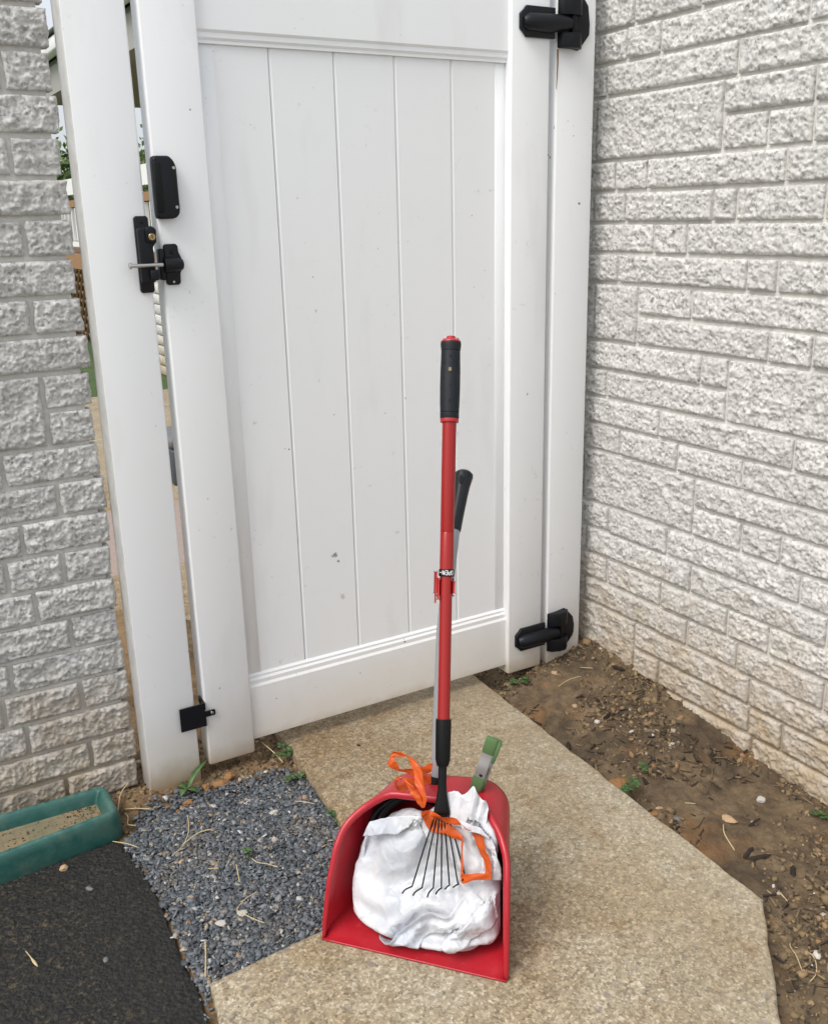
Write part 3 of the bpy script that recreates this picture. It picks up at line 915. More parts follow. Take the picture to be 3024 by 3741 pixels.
def spline(P, n=8):
    """Catmull-Rom through P"""
    P = np.asarray(P, float); Q = np.vstack([2 * P[0] - P[1], P, 2 * P[-1] - P[-2]]); out = []
    for i in range(1, len(Q) - 2):
        for k in range(n):
            t = k / n
            out.append(.5 * ((2 * Q[i]) + (-Q[i - 1] + Q[i + 1]) * t + (2 * Q[i - 1] - 5 * Q[i] + 4 * Q[i + 1] - Q[i + 2]) * t * t + (-Q[i - 1] + 3 * Q[i] - 3 * Q[i + 1] + Q[i + 2]) * t ** 3))
    out.append(P[-1]); return np.array(out)

hpnt = [(0.8673, 1.437, 0.2727), (0.8859, 1.4519, 0.431), (0.903, 1.4643, 0.572), (0.9278, 1.4775, 0.6745), (0.9492, 1.4983, 0.7196), (0.9656, 1.5164, 0.7477)]
G0, G1 = np.array(hpnt[-1]), np.array((1.0239, 1.569, 0.8379))
tube('handle_tube', spline([(.866, 1.4300, .235)] + hpnt + [tuple(G0 + (G1 - G0) * .15)], 6), .0112, M['grey'], dp, 18)
gd = G1 - G0; gl = np.linalg.norm(gd)
gripo = axis_lathe('grip', tuple(G0 - gd / gl * .002), gd, [(0, .0108), (0, .0128), (.004, .0133), (.03, .0134), (.075, .0146), (gl - .026, .0156), (gl - .012, .0172), (gl - .004, .0185), (gl + .003, .0178), (gl + .008, .0125), (gl + .010, .003)], M['gripgrey'], dp, 28)
# hanging hole near the end of the grip
x_, y_, d_ = frame_of(gd)
hc = G0 + d_ * (gl - .017)
tocam = np.array([0, 0, H]) - hc; tocam -= d_ * (tocam @ d_); tocam /= np.linalg.norm(tocam)
sd = np.cross(d_, tocam)
hole = [hc + tocam * .0172 - sd * .003 + sd * .0052 * math.cos(a) * 1.0 + d_ * .0115 * math.sin(a) for a in np.linspace(0, 2 * np.pi, 18, endpoint=False)]
hole2 = [p - tocam * .012 for p in hole]
mk('hanging_hole', hole + hole2, [tuple(range(18))] + [(i, (i + 1) % 18, 18 + (i + 1) % 18, 18 + i) for i in range(18)], M['dark'], gripo, smooth=False)
# socket on the hood
hd = np.array(hpnt[1]) - np.array(hpnt[0]); hd /= np.linalg.norm(hd)
sb = np.array(hpnt[0])
axis_lathe('socket', sb - hd * .05, hd, [(0, .0165), (.004, .0175), (.052, .0165), (.056, .0150), (.0565, .0118)], M['blackmatt'], dp, 22)
for sg in (-1, 1):
    c = sb - hd * .03 + pu * .0205 * sg
    bm = bmesh.new(); bmesh.ops.create_cube(bm, size=1)
    R3 = np.c_[pu, pnr, np.array([0, 0, 1.0])]
    for v in bm.verts:
        q = R3 @ (np.array(v.co) * (.006, .03, .052)); v.co = Vector(c + q)
    bmesh.ops.bevel(bm, geom=list(bm.edges), offset=.0015, segments=2, profile=.5, affect='EDGES')
    sharp(from_bm('socket_cheek', bm, M['red'], dp), 50)

# clip for a broom, holding the rake pole
RQ = np.array([.8147, 1.3346, .2682]); RD3 = np.array([.2141, .2782, .9364]); RD3 /= np.linalg.norm(RD3)
rside = np.array([-.84148668, .53931966, .03216303]); rN = np.array([-.49605352, -.79482535, .34954766])
def rp(a, f, b=0.0):
    """rake coordinates: a across (image right), f along the pole from the tine collar, b towards the viewer"""
    return RQ - rside * a + RD3 * f + rN * b
clipc = rp(0, .42)
hcl = np.array([.9080, 1.4670, .6150])
def obox(name, c, ax, sz, mat, parent, bev=.0015):
    bm = bmesh.new(); bmesh.ops.create_cube(bm, size=1)
    Rm = np.c_[ax[0], ax[1], ax[2]]
    for v in bm.verts: v.co = Vector(np.asarray(c) + Rm @ (np.array(v.co) * sz))
    if bev: bmesh.ops.bevel(bm, geom=list(bm.edges), offset=min(bev, .32 * min(sz)), segments=2, profile=.5, affect='EDGES')
    return sharp(from_bm(name, bm, mat, parent), 50)
AX = (-rside, rN, RD3)
clip = obox('broom_clip', rp(-.002, .420, -.020), AX, (.030, .014, .030), M['redcap'], dp, .003)
obox('clip_arm', rp(-.0146, .418, -.003), AX, (.0045, .022, .040), M['redcap'], clip, .002)
obox('clip_arm', rp(.0146, .421, -.003), AX, (.0045, .022, .022), M['redcap'], clip, .002)
obox('clip_lever', rp(-.0200, .430, -.010), AX, (.0060, .016, .040), M['redcap'], clip, .003)
obox('clip_hook', rp(-.0200, .402, -.010), AX, (.0028, .006, .022), M['redcap'], clip, .001)

# ------------------------------------------------------------------ expanding rake
rk = thing('hand_rake', tuple(rp(0, -.13)), 'red telescopic hand rake with black wire tines resting on the rubbish bag', 'rake')
axis_lathe('upper_pole', rp(0, .4542), RD3, [(0, .0122), (.0, .0132), (.068, .0132), (.0695, .0127), (.071, .0132), (.285, .0136), (.286, .0136)], M['redpole'], rk, 26, 20)
axis_lathe('lower_pole', rp(0, .165), RD3, [(0, .0116), (.289, .0118)], M['redpole'], rk, 26, 20)
ring = axis_lathe('locking_ring', rp(0, .4415), RD3, [(0, .0120), (0, .0139), (.001, .0144), (.0125, .0144), (.0135, .0139), (.0135, .012)], M['blackmatt'], rk, 32)
gripr = axis_lathe('grip', rp(0, .7395), RD3, [(0, .0172), (.002, .0180), (.0115, .0180), (.012, .0172), (.0125, .0180), (.03, .0187), (.06, .0192), (.095, .0190), (.12, .0183), (.1300, .0181), (.1305, .0174), (.1310, .0183), (.142, .0196), (.1455, .0197), (.1475, .0188)], M['grip'], rk, 30, 28)
axis_lathe('grip_collar', rp(0, .733), RD3, [(0, .0150), (0, .0172), (.001, .0176), (.0068, .0174), (.0072, .015)], M['redcap'], rk, 28)
cap = axis_lathe('end_cap', rp(0, .8868), RD3, [(0, .0194), (.0022, .0190), (.0055, .0150), (.0056, .0085), (.0112, .0085), (.0118, .0078)], M['redcap'], rk, 28)
for sg in (-1, 1):
    tube('hanging_wire', spline([rp(sg * .0075, .8940, .002), rp(sg * .0125, .8952, .002), rp(sg * .0145, .8935, .001), rp(sg * .0120, .8915, 0)], 5), .0011, M['steel'], cap, 8)
for dfo, da in ((.1365, 0), (.118, .0), (.105, -.011), (.105, .0105), (.090, 0), (.077, -.0115), (.077, .0105), (.061, 0), (.033, 0)):
    b = math.sqrt(max(1e-6, .0188 ** 2 - da * da)) - .0002
    if dfo > .13: continue
    obox('dimple', rp(da, .7395 + dfo, b), AX, (.0028, .0012, .0030), M['dark'], gripr, .0004)
mp_ = obox('mud_spot', rp(-.001, .7395 + .0925, .0193), AX, (.006, .0008, .007), M['mud'], gripr, .0003)
axis_lathe('connector', rp(0, .0900), RD3, [(0, .0095), (.0, .0110), (.004, .0120), (.012, .0140), (.080, .0148), (.086, .0144), (.0865, .0120)], M['blackmatt'], rk, 26)
# head: neck that widens and flattens to the fan
sec_f = [(.0930, .0076, .0076), (.083, .0078, .0072), (.060, .0076, .0065), (.045, .0085, .0062), (.025, .0115, .0060), (.006, .0152, .0058), (.001, .0154, .0054), (0, .0148, .0046)]
ang = np.linspace(0, 2 * np.pi, 24, endpoint=False); V = []; F = []
for f, a, b in sec_f:
    for q in ang: V.append(rp(a * math.copysign(abs(math.cos(q)) ** .7, math.cos(q)), f, b * math.copysign(abs(math.sin(q)) ** .7, math.sin(q))))
for i in range(len(sec_f) - 1):
    for j in range(24):
        a, b = i * 24 + j, i * 24 + (j + 1) % 24; F.append((a, b, b + 24, a + 24))
F.append(tuple(range(24))); F.append(tuple((len(sec_f) - 1) * 24 + k for k in range(24))[::-1])
ho = mk('rake_head', V, F, M['blackmatt'], rk)
bm = bmesh.new(); bm.from_mesh(ho.data); bmesh.ops.recalc_face_normals(bm, faces=bm.faces); bm.to_mesh(ho.data); bm.free(); sharp(ho, 40)
tine_end = [(-.0523, -.1306), (-.0339, -.1326), (-.0130, -.1319), (.0022, -.1315), (.0170, -.1259), (.0327, -.1241), (.0455, -.1096)]
hook = [(-.0165, -.006, .024), (-.0155, -.008, .022), (-.0100, -.010, .024), (-.0100, -.006, .020), (-.0080, -.003, .018), (-.0090, -.001, .018), (-.006, -.004, .016)]
for i, ((a, f), (ha, hf, hb)) in enumerate(zip(tine_end, hook)):
    a0 = -.0128 + i * .00427
    P = [rp(a0, .003), rp(a0, -.002), rp(a0 + (a - a0) * .5, f * .5, .0015), rp(a0 + (a - a0) * .94, f * .955), rp(a, f, .002), rp(a + ha * .35, f + hf * .3, .006), rp(a + ha * .75, f + hf * .55, .014), rp(a + ha, f + hf, hb)]
    tube('tine', spline(P, 5), .00145, M['blackmatt'], rk, 8)

# lettering on the ring: OPEN with a line, upside down as it stands
def strokes(name, letters, f0, f1, parent, mat):
    """letters: list of polylines in (angle offset, height 0..1); laid on the ring as thin raised bars"""
    R = .01455
    for ln in letters:
        pts = []
        for (x, h) in ln:
            th = x / R
            e = -rside * math.sin(th) + rN * math.cos(th)
            pts.append(RQ + RD3 * (f0 + (f1 - f0) * h) + e * R)
        V = []; F = []
        pts = spline(pts, 4) if len(pts) > 2 else np.array(pts)
        W = .00062
        for i, p in enumerate(pts):
            tdir = pts[min(i + 1, len(pts) - 1)] - pts[max(i - 1, 0)]; tdir /= np.linalg.norm(tdir)
            e = p - (RQ + RD3 * ((p - RQ) @ RD3)); e /= np.linalg.norm(e)
            sdv = np.cross(tdir, e)
            V += [p - sdv * W, p + sdv * W, p + sdv * W + e * .0003, p - sdv * W + e * .0003]
        n = len(pts)
        for i in range(n - 1):
            for j in range(4):
                a, b = i * 4 + j, i * 4 + (j + 1) % 4; F.append((a, b, b + 4, a + 4))
        F += [(0, 1, 2, 3), tuple((n - 1) * 4 + k for k in (3, 2, 1, 0))]
        mk(name, V, F, mat, parent, smooth=False)
# upside down: text runs right to left, letter tops point down
def glyph(cx, segs, w=.0042):
    return [[(cx - x * w, 1 - y) for x, y in s] for s in segs]
O = [[(0.5 + .5 * math.cos(a), .5 + .5 * math.sin(a)) for a in np.linspace(0, 2 * np.pi, 10)]]
Pg = [[(0, 0), (0, 1)], [(0, 1), (.7, .98), (.95, .75), (.7, .48), (0, .46)]]
Eg = [[(0, 0), (0, 1)], [(0, 1), (.9, 1)], [(0, .5), (.8, .5)], [(0, 0), (.9, 0)]]
Ng = [[(0, 0), (0, 1)], [(0, 1), (.95, 0)], [(.95, 0), (.95, 1)]]
xx = .0140
for g in (O, Pg, Eg, Ng):
    strokes('lettering', glyph(xx, g), .4443, .4522, ring, M['white']); xx -= .0058
strokes('lettering', [[(xx - .0005, .55), (xx - .006, .55)]], .4443, .4522, ring, M['white'])

# ------------------------------------------------------------------ rubbish bag: film relaxed inside the pan
def relax_bag():
    bm = bmesh.new(); bmesh.ops.create_icosphere(bm, subdivisions=5, radius=1.0)
    bm.verts.ensure_lookup_table()
    X = np.array([v.co[:] for v in bm.verts]); Fc = np.array([[v.index for v in f.verts] for f in bm.faces])
    E = np.array([[v.index for v in e.verts] for e in bm.edges])
    Bp = []
    for e in bm.edges:
        if len(e.link_faces) == 2:
            a = [v.index for v in e.link_faces[0].verts if v not in e.verts][0]
            b = [v.index for v in e.link_faces[1].verts if v not in e.verts][0]
            Bp.append((a, b))
    Bp = np.array(Bp); bm.free()
    c = np.array([.010, .109, .146]); R = np.array([.161, .116, .126])
    slack = 1.05 + .10 * smooth01((X[:, 2] + .55) / .5) + .15 * smooth01((X[:, 0] + .1) / .7) * smooth01((X[:, 2] + .6) / .5) + .10 * smooth01((X[:, 2] - .1) / .6)
    XS_ = X * ((np.abs(X) ** 3).sum(1) ** (-1 / 3.0))[:, None]; rest = c + XS_ * R * (slack * .97)[:, None]
    lump = .07 * fbm(X, 1.7, 2, 77) + .05 * fbm(X, 4.0, 2, 78) + .02 * fbm(X, 9.0, 2, 79)
    XS = X * ((np.abs(X) ** 3).sum(1) ** (-1 / 3.0))[:, None]; P = c + XS * R * (.96 + lump)[:, None]
    n = len(P)
    knot = np.array([-.002, .080, .266]); flap = np.array([.076, .136, .296]); flap2 = np.array([.128, .110, .262]); tip = np.array([.022, -.010, .033])
    def near(d, cosang):
        d = np.array(d, float); d /= np.linalg.norm(d); return np.where(X @ d > cosang)[0]
    kdir = (knot - c) / R; kdir /= np.linalg.norm(kdir)
    gk = near(kdir, .988); gf = near((.45, .30, .84), .994); gf2 = near((.80, -.02, .60), .996); gt = near((.06, -.80, -.60), .996); gtop = near((.12, .10, .985), .990); topc = np.array([.030, .120, .304]); gl_ = near((-.68, -.30, .67), .992); tl_ = np.array([-.108, .090, .238])
    LE_ = np.linalg.norm(rest[E[:, 0]] - rest[E[:, 1]], axis=1); LB = np.linalg.norm(rest[Bp[:, 0]] - rest[Bp[:, 1]], axis=1)
    ang = np.arccos(np.clip(X @ kdir, -1, 1))
    wk = .40 + .60 * smooth01(ang / .5)
    LE_ = LE_ * (wk[E[:, 0]] + wk[E[:, 1]]) / 2; LB = LB * (wk[Bp[:, 0]] + wk[Bp[:, 1]]) / 2
    cntE = np.bincount(E.ravel(), minlength=n).astype(float); cntB = np.bincount(Bp.ravel(), minlength=n).astype(float)
    def solve(P, A, L0, cnt, stiff):
        d = P[A[:, 1]] - P[A[:, 0]]; l = np.linalg.norm(d, axis=1) + 1e-9
        g = d * ((l - L0) / l * .5 * stiff)[:, None]
        out = np.empty_like(P)
        for ax in range(3):
            out[:, ax] = np.bincount(A[:, 0], g[:, ax], n) - np.bincount(A[:, 1], g[:, ax], n)
        return P + out / cnt[:, None] * 1.7
    vel = np.zeros_like(P)
    for it in range(170):
        Pp = P.copy()
        P = P + vel * .85 + np.array([0, 0, -.00012])
        if it < 120:
            v1, v2, v3 = P[Fc[:, 0]], P[Fc[:, 1]], P[Fc[:, 2]]
            fn = np.cross(v2 - v1, v3 - v1); nr = np.zeros_like(P)
            for ax in range(3):
                for q in range(3): nr[:, ax] += np.bincount(Fc[:, q], fn[:, ax], n)
            nr /= np.linalg.norm(nr, axis=1)[:, None] + 1e-12
            P = P + nr * .00020
        for _ in range(4):
            P = solve(P, E, LE_, cntE, 1.0)
            P = solve(P, Bp, LB, cntB, .45)
        w = min(1, it / 40)
        P[gk] += (knot - P[gk]) * .25 * w
        P[gf] += (flap - P[gf]) * .15 * w
        P[gf2] += (flap2 - P[gf2]) * .12 * w
        P[gt] += (tip - P[gt]) * .06 * w
        P[gl_] += (tl_ - P[gl_]) * .10 * w
        P[gtop] += (topc - P[gtop]) * .10 * w
        s, t, z = P[:, 0].copy(), P[:, 1].copy(), P[:, 2].copy()
        q = np.abs((P - c) / (R * 1.03)); rr_ = (q[:, 0] ** 3.2 + q[:, 1] ** 2.6 + q[:, 2] ** 3.2) ** (1 / 3.0)
        pull = np.where(rr_ > 1, (1 - 1 / rr_) * .10, 0)[:, None]
        P = P - (P - c) * pull
        s, t, z = P[:, 0], P[:, 1], P[:, 2]
        front = np.interp(z, [.03, .09, .145, .20, .27, .31], [-.008, .020, .041, .060, .082, .10]) + .012 * smooth01((np.abs(s - .01) - .09) / .08)
        t = np.where(t < front, t + (front - t) * .3, t)
        z = np.maximum(z, .0300); t = np.minimum(t, .222)
        s = np.clip(s, -.172 + .23 * np.clip(t, 0, .22), .172 - .23 * np.clip(t, 0, .22))
        top = np.where(t > .145, .262, .285) + .03 * smooth01((s + .03) / .05) * (t < .15)
        z = np.where(z > top, z + (top - z) * .5, z)
        P = np.c_[s, t, z]
        vel = P - Pp
    # finer mesh, then the large laid-over folds of the film
    me = bpy.data.meshes.new('tmp'); me.from_pydata(P.tolist(), [], Fc.tolist())
    bm = bmesh.new(); bm.from_mesh(me)
    for _ in range(7): bmesh.ops.smooth_vert(bm, verts=bm.verts, factor=.5, use_axis_x=True, use_axis_y=True, use_axis_z=True)
    bmesh.ops.subdivide_edges(bm, edges=bm.edges, cuts=1, use_grid_fill=True, smooth=.5)
    bmesh.ops.triangulate(bm, faces=bm.faces)
    bm.normal_update()
    P = np.array([v.co[:] for v in bm.verts]); Fc = np.array([[v.index for v in f.verts] for f in bm.faces]); Nn = np.array([v.normal[:] for v in bm.verts])
    bm.free(); bpy.data.meshes.remove(me)
    view = np.array([-.26, -.62, .74])            # up and out of the pan's mouth
    facing = smooth01((Nn @ view + .15) / .5)
    SZ_ = P[:, [0, 2]]
    SZ_ = SZ_ + .0035 * np.c_[fbm(P, 35, 2, 5), fbm(P, 35, 2, 6)]
    # (polyline in s,z ; proud height ; width of the proud side ; which side)
    folds = [([(-.113, .222), (-.08, .233), (-.042, .246), (-.009, .262), (.001, .272)], .013, .034, 1),
             ([(-.074, .028), (-.047, .046), (-.02, .07), (.001, .093), (.018, .108), (.039, .11), (.06, .11), (.069, .117), (.083, .137), (.092, .148)], .016, .040, 1),
             ([(-.01, .022), (-.005, .05), (.018, .084), (.02, .102)], .008, .030, 1),
             ([(.054, .044), (.092, .086), (.124, .116), (.142, .137)], .012, .030, -1),
             ([(.085, .29), (.116, .28), (.147, .258), (.154, .229)], .010, .020, 1),
             ([(.083, .143), (.108, .16), (.136, .18), (.158, .204)], .011, .028, -1),
             ([(.085, .298), (.077, .292), (.043, .284), (.011, .276)], .010, .022, -1),
             ([(.054, .280), (.087, .272), (.12, .255), (.141, .232), (.148, .195)], .010, .024, -1),
             ([(-.005, .262), (.001, .237), (.015, .208), (.026, .171), (.036, .155)], .012, .036, 1),
             ([(-.073, .103), (-.034, .124), (.006, .143), (.046, .158), (.079, .156)], .009, .030, -1),
             ([(-.064, .146), (-.037, .162), (.006, .186)], .004, .020, 1),
             ([(.118, .099), (.14, .078), (.156, .079)], .006, .018, 1),
             ([(.030, .262), (.055, .235), (.085, .215), (.10, .19)], .006, .018, 1),
             ([(.10, .25), (.115, .22), (.12, .19)], .006, .016, 1)]
    disp = np.zeros(len(P))
    for pl, amp, wd, sgn in folds:
        pl = np.array(pl); best = np.full(len(P), 9.0); sd = np.zeros(len(P)); along = np.zeros(len(P))
        acc = 0; tot = np.linalg.norm(np.diff(pl, axis=0), axis=1).sum()
        for a, b in zip(pl[:-1], pl[1:]):
            d = b - a; l = np.linalg.norm(d); d = d / l
            r = SZ_ - a; f = np.clip(r @ d, 0, l); o = r - f[:, None] * d; dist = np.linalg.norm(o, axis=1)
            cr = d[0] * r[:, 1] - d[1] * r[:, 0]
            m_ = dist < best
            best = np.where(m_, dist, best); sd = np.where(m_, np.sign(cr), sd); along = np.where(m_, (acc + f) / tot, along); acc += l
        sdist = best * sd * sgn
        ends = smooth01(along / .12) * smooth01((1 - along) / .12)
        prof_ = np.where(sdist >= 0, np.clip(1 - sdist / wd, 0, 1) ** 1.6, np.clip(1 + sdist / .0032, 0, 1)) - .35 * np.where(sdist < 0, np.exp(-(sdist + .008) ** 2 / .006 ** 2), 0)
        disp += amp * prof_ * ends
    P = P + (1.5 * disp * facing)[:, None] * view
    # fine puckers radiating from the knot and long soft drapes
    r = np.linalg.norm(P - knot, axis=1); th = np.arctan2(P[:, 2] - knot[2], P[:, 0] - knot[0])
    saw = lambda q: 1 - np.abs(((q / np.pi) % 2) - 1) * 2
    P = P + (facing * .0042 * np.exp(-r / .055) * saw(th * 9 + 2.2 * fbm(P, 18, 2, 9)))[:, None] * Nn
    r2_ = np.linalg.norm(P - flap, axis=1); th2 = np.arctan2(P[:, 2] - flap[2], P[:, 0] - flap[0])
    P = P + (facing * .0048 * np.exp(-r2_ / .08) * smooth01(r2_ / .02) * saw(th2 * 11 + 2.0 * fbm(P, 15, 2, 19)))[:, None] * Nn
    W = P + .010 * np.c_[fbm(P, 14, 2, 101), fbm(P, 14, 2, 102), fbm(P, 14, 2, 103)]
    def facets(W, spacing, an, seed, cap):
        rgn = np.random.default_rng(seed); Wn = W * np.array(an) / spacing
        lo_, hi_ = Wn.min(0) - 1, Wn.max(0) + 1
        S_ = lo_ + rgn.random((int(np.prod(hi_ - lo_)), 3)) * (hi_ - lo_)
        F1 = np.full(len(Wn), 9e9); F2 = np.full(len(Wn), 9e9)
        for q in S_:
            d = ((Wn - q) ** 2).sum(1)
            F2 = np.where(d < F1, F1, np.minimum(F2, d)); F1 = np.minimum(F1, d)
        return np.minimum(np.sqrt(F2) - np.sqrt(F1), cap)
    calm = .55 + .45 * smooth01((P[:, 0] + .05) / .06)      # the left side is drawn tight
    cr_ = -.0100 * facets(W, .070, (1, 1, .7), 201, .9) - .0036 * facets(W, .034, (1.5, 1, .6), 202, .9) * calm
    P = P + ((cr_ + .006) * smooth01((r - .008) / .03) * (.35 + .65 * facing))[:, None] * Nn
    P[:, 2] = np.maximum(P[:, 2], .0285)
    lim = .1745 - .23 * np.clip(P[:, 1], 0, .22); P[:, 0] = np.clip(P[:, 0], -lim, lim)
    # keep clear of the hood's inside
    hz = .262 + .10 * P[:, 0] * (P[:, 1] / .225)
    w_ = .170 - .23 * np.clip(P[:, 1], 0, .22); r0 = .056
    dx_ = np.abs(P[:, 0]) - (w_ - r0); dz2 = P[:, 2] - (hz - r0); rad_ = np.hypot(dx_, dz2)
    inside = P[:, 1] > np.interp(P[:, 2], [.02, .055, .131, .191, .233, .257, .268, .30], [0, .005, .024, .049, .081, .114, .150, .172]) - .006
    m_ = inside & (dx_ > 0) & (dz2 > 0) & (rad_ > r0)
    k_ = np.where(m_, r0 / np.maximum(rad_, 1e-6), 1.0)
    P[:, 0] = np.where(m_, np.sign(P[:, 0]) * ((w_ - r0) + dx_ * k_), P[:, 0]); P[:, 2] = np.where(m_, (hz - r0) + dz2 * k_, P[:, 2])
    P[:, 1] = np.where(P[:, 2] > .250, np.minimum(P[:, 1], .142), P[:, 1])
    return P, Fc

BP, BF = relax_bag()
bagw = pw(BP)
# the rake's tines press the film back
rel = bagw - RQ
ra, rf, rb_ = -(rel @ rside), rel @ RD3, rel @ rN
lim = .030 + .30 * np.clip(-rf, 0, .14)
wgt = smooth01((lim + .022 - np.abs(ra + .006)) / .022) * smooth01((rf + .168) / .026) * smooth01((.045 - rf) / .03)
push = np.maximum(rb_ + .004, 0) * wgt
bagw = bagw - push[:, None] * rN
BP = np.c_[(bagw - PC) @ pu, (bagw - PC) @ pnr, bagw[:, 2]]
bag = thing('rubbish_bag', tuple(pw([(.01, .1, .03)])[0]), 'full white plastic rubbish bag tied with orange drawstring inside the red dustpan', 'bag')
bag_skin = mk('bag_film', bagw, BF, M['bag'], bag)
from mathutils.bvhtree import BVHTree
bvh = BVHTree.FromPolygons([Vector(p) for p in BP], [list(map(int, f)) for f in BF])
def front_t(s, z):
    h = bvh.ray_cast(Vector((s, -.5, z)), Vector((0, 1, 0)))
    return h[0].y if h[0] is not None else .08

def ribbon(name, L, R, parent, thick=.0005):
    L = spline(L, 6); R = spline(R, 6); V = []; F = []
    n = len(L); m = 5
    C = (L + R) / 2
    T = np.gradient(C, axis=0)
    nr = np.cross(T, R - L); nr /= np.linalg.norm(nr, axis=1)[:, None] + 1e-12
    for i in range(n):
        for k in range(m):
            q = k / (m - 1)
            V.append(L[i] * (1 - q) + R[i] * q + nr[i] * (.0016 * math.sin(math.pi * q * 2 + i * .35) + .0014 * math.sin(i * 1.13 + q * 5) * math.sin(i * .37)) + (L[i] - R[i]) * .07 * math.sin(i * .61 + q * 1.3))
    for i in range(n - 1):
        for k in range(m - 1):
            a = i * m + k; F.append((a, a + 1, a + m + 1, a + m))
    o = mk(name, pw(V), F, M['ribbon'], parent)
    md = o.modifiers.new('thickness', 'SOLIDIFY'); md.thickness = thick; md.offset = 0
    sbm = o.modifiers.new('subdivide', 'SUBSURF'); sbm.levels = 1; sbm.render_levels = 1
    return o

# loose film: folded-over flaps and the ruffled neck, thin sheets standing off the full bag
def film(E1, E2, l1, l2, pleats, amp, seed, tfix=None, nu=70, nv=14):
    E1 = spline([(a, 0, b) for a, b in E1], 12); E2 = spline([(a, 0, b) for a, b in E2], 12)
    i1 = np.linspace(0, len(E1) - 1, nu); i2 = np.linspace(0, len(E2) - 1, nu)
    A = np.stack([np.interp(i1, np.arange(len(E1)), E1[:, k]) for k in (0, 2)], 1); B = np.stack([np.interp(i2, np.arange(len(E2)), E2[:, k]) for k in (0, 2)], 1)
    jag = fbm(np.c_[np.linspace(0, 3, nu), np.zeros(nu), np.full(nu, seed)], 4, 3, seed)
    V = []; F = []
    for i in range(nu):
        for j in range(nv):
            v = j / (nv - 1); p = A[i] * (1 - v) + B[i] * v
            p = p + (B[i] - A[i]) * .10 * jag[i] * (v - .5)
            if tfix is None:
                t0 = front_t(float(p[0]), float(p[1])); t1 = min(t0, front_t(float(p[0]) + .006, float(p[1])), front_t(float(p[0]) - .006, float(p[1])))
                t0 = (t0 + t1) / 2
            else: t0 = tfix
            ph_ = pleats * np.pi * (i / nu + .12 * v + .05 * jag[i])
            sw = 1 - abs(((ph_ / np.pi) % 2) - 1) * 2
            V.append((p[0], t0 - (l1 * (1 - v) + l2 * v) - .004 - amp * (sw * .5 + .5) * (.4 + .6 * (1 - v)), p[1]))
    for i in range(nu - 1):
        for j in range(nv - 1):
            a = i * nv + j; F.append((a, a + 1, a + nv + 1, a + nv))
    V = np.array(V); V = V + .0016 * np.c_[fbm(V, 60, 2, seed), fbm(V, 60, 2, seed + 1), fbm(V, 60, 2, seed + 2)]
    o = mk('film_fold', pw(V), F, M['bag'], bag); o.modifiers.new('thickness', 'SOLIDIFY').thickness = .0003
    return o
film([(-.118, .214), (-.08, .226), (-.042, .238), (-.012, .252)], [(-.104, .244), (-.06, .262), (-.03, .270), (-.004, .276)], .009, .000, 5, .004, 301)
film([(-.076, .032), (-.047, .051), (-.02, .076), (.001, .098), (.018, .113), (.039, .116), (.06, .114), (.083, .133), (.10, .146)], [(-.03, .031), (-.01, .033), (.008, .044), (.02, .058), (.035, .068), (.055, .074), (.075, .084), (.10, .104), (.125, .124)], .012, .001, 7, .004, 311)
film([(.074, .285), (.084, .262), (.098, .235), (.110, .200), (.115, .165)], [(.112, .275), (.126, .258), (.138, .235), (.148, .205), (.150, .172)], .008, .002, 4, .005, 321)
film([(.015, .285), (.045, .308), (.066, .306), (.086, .328), (.098, .302), (.108, .300), (.114, .284)], [(.01, .250), (.04, .250), (.066, .250), (.084, .248), (.096, .246), (.104, .244), (.112, .240)], .000, .024, 9, .006, 331, .128)
film([(.060, .075), (.085, .098), (.112, .122), (.140, .142)], [(.075, .050), (.10, .066), (.125, .082), (.148, .10)], .009, .001, 3, .004, 341)

RA = [([-0.003, 0.085, 0.2862], [0.0028, 0.085, 0.288]), ([-0.0101, 0.09, 0.302], [0.0035, 0.09, 0.3046]), ([-0.0189, 0.1, 0.3222], [-0.0032, 0.1, 0.3279]), ([-0.0319, 0.12, 0.3358], [-0.0154, 0.12, 0.343]), ([-0.044, 0.135, 0.3489], [-0.0308, 0.135, 0.3512]), ([-0.0528, 0.145, 0.3515], [-0.0468, 0.145, 0.3504]), ([-0.0651, 0.15, 0.355], [-0.06, 0.15, 0.3466]), ([-0.0818, 0.155, 0.3514], [-0.0781, 0.155, 0.3399]), ([-0.0906, 0.15, 0.3377], [-0.081, 0.15, 0.3401]), ([-0.0918, 0.145, 0.3275], [-0.0746, 0.145, 0.3362]), ([-0.0846, 0.145, 0.3201], [-0.0669, 0.145, 0.3233]), ([-0.0718, 0.15, 0.3122], [-0.0635, 0.15, 0.3166]), ([-0.0593, 0.16, 0.3041], [-0.0523, 0.16, 0.3156]), ([-0.0409, 0.165, 0.3016], [-0.0351, 0.165, 0.3186]), ([-0.0206, 0.165, 0.3081], [-0.0229, 0.165, 0.325]), ([-0.0091, 0.165, 0.3131], [-0.0081, 0.165, 0.332])]
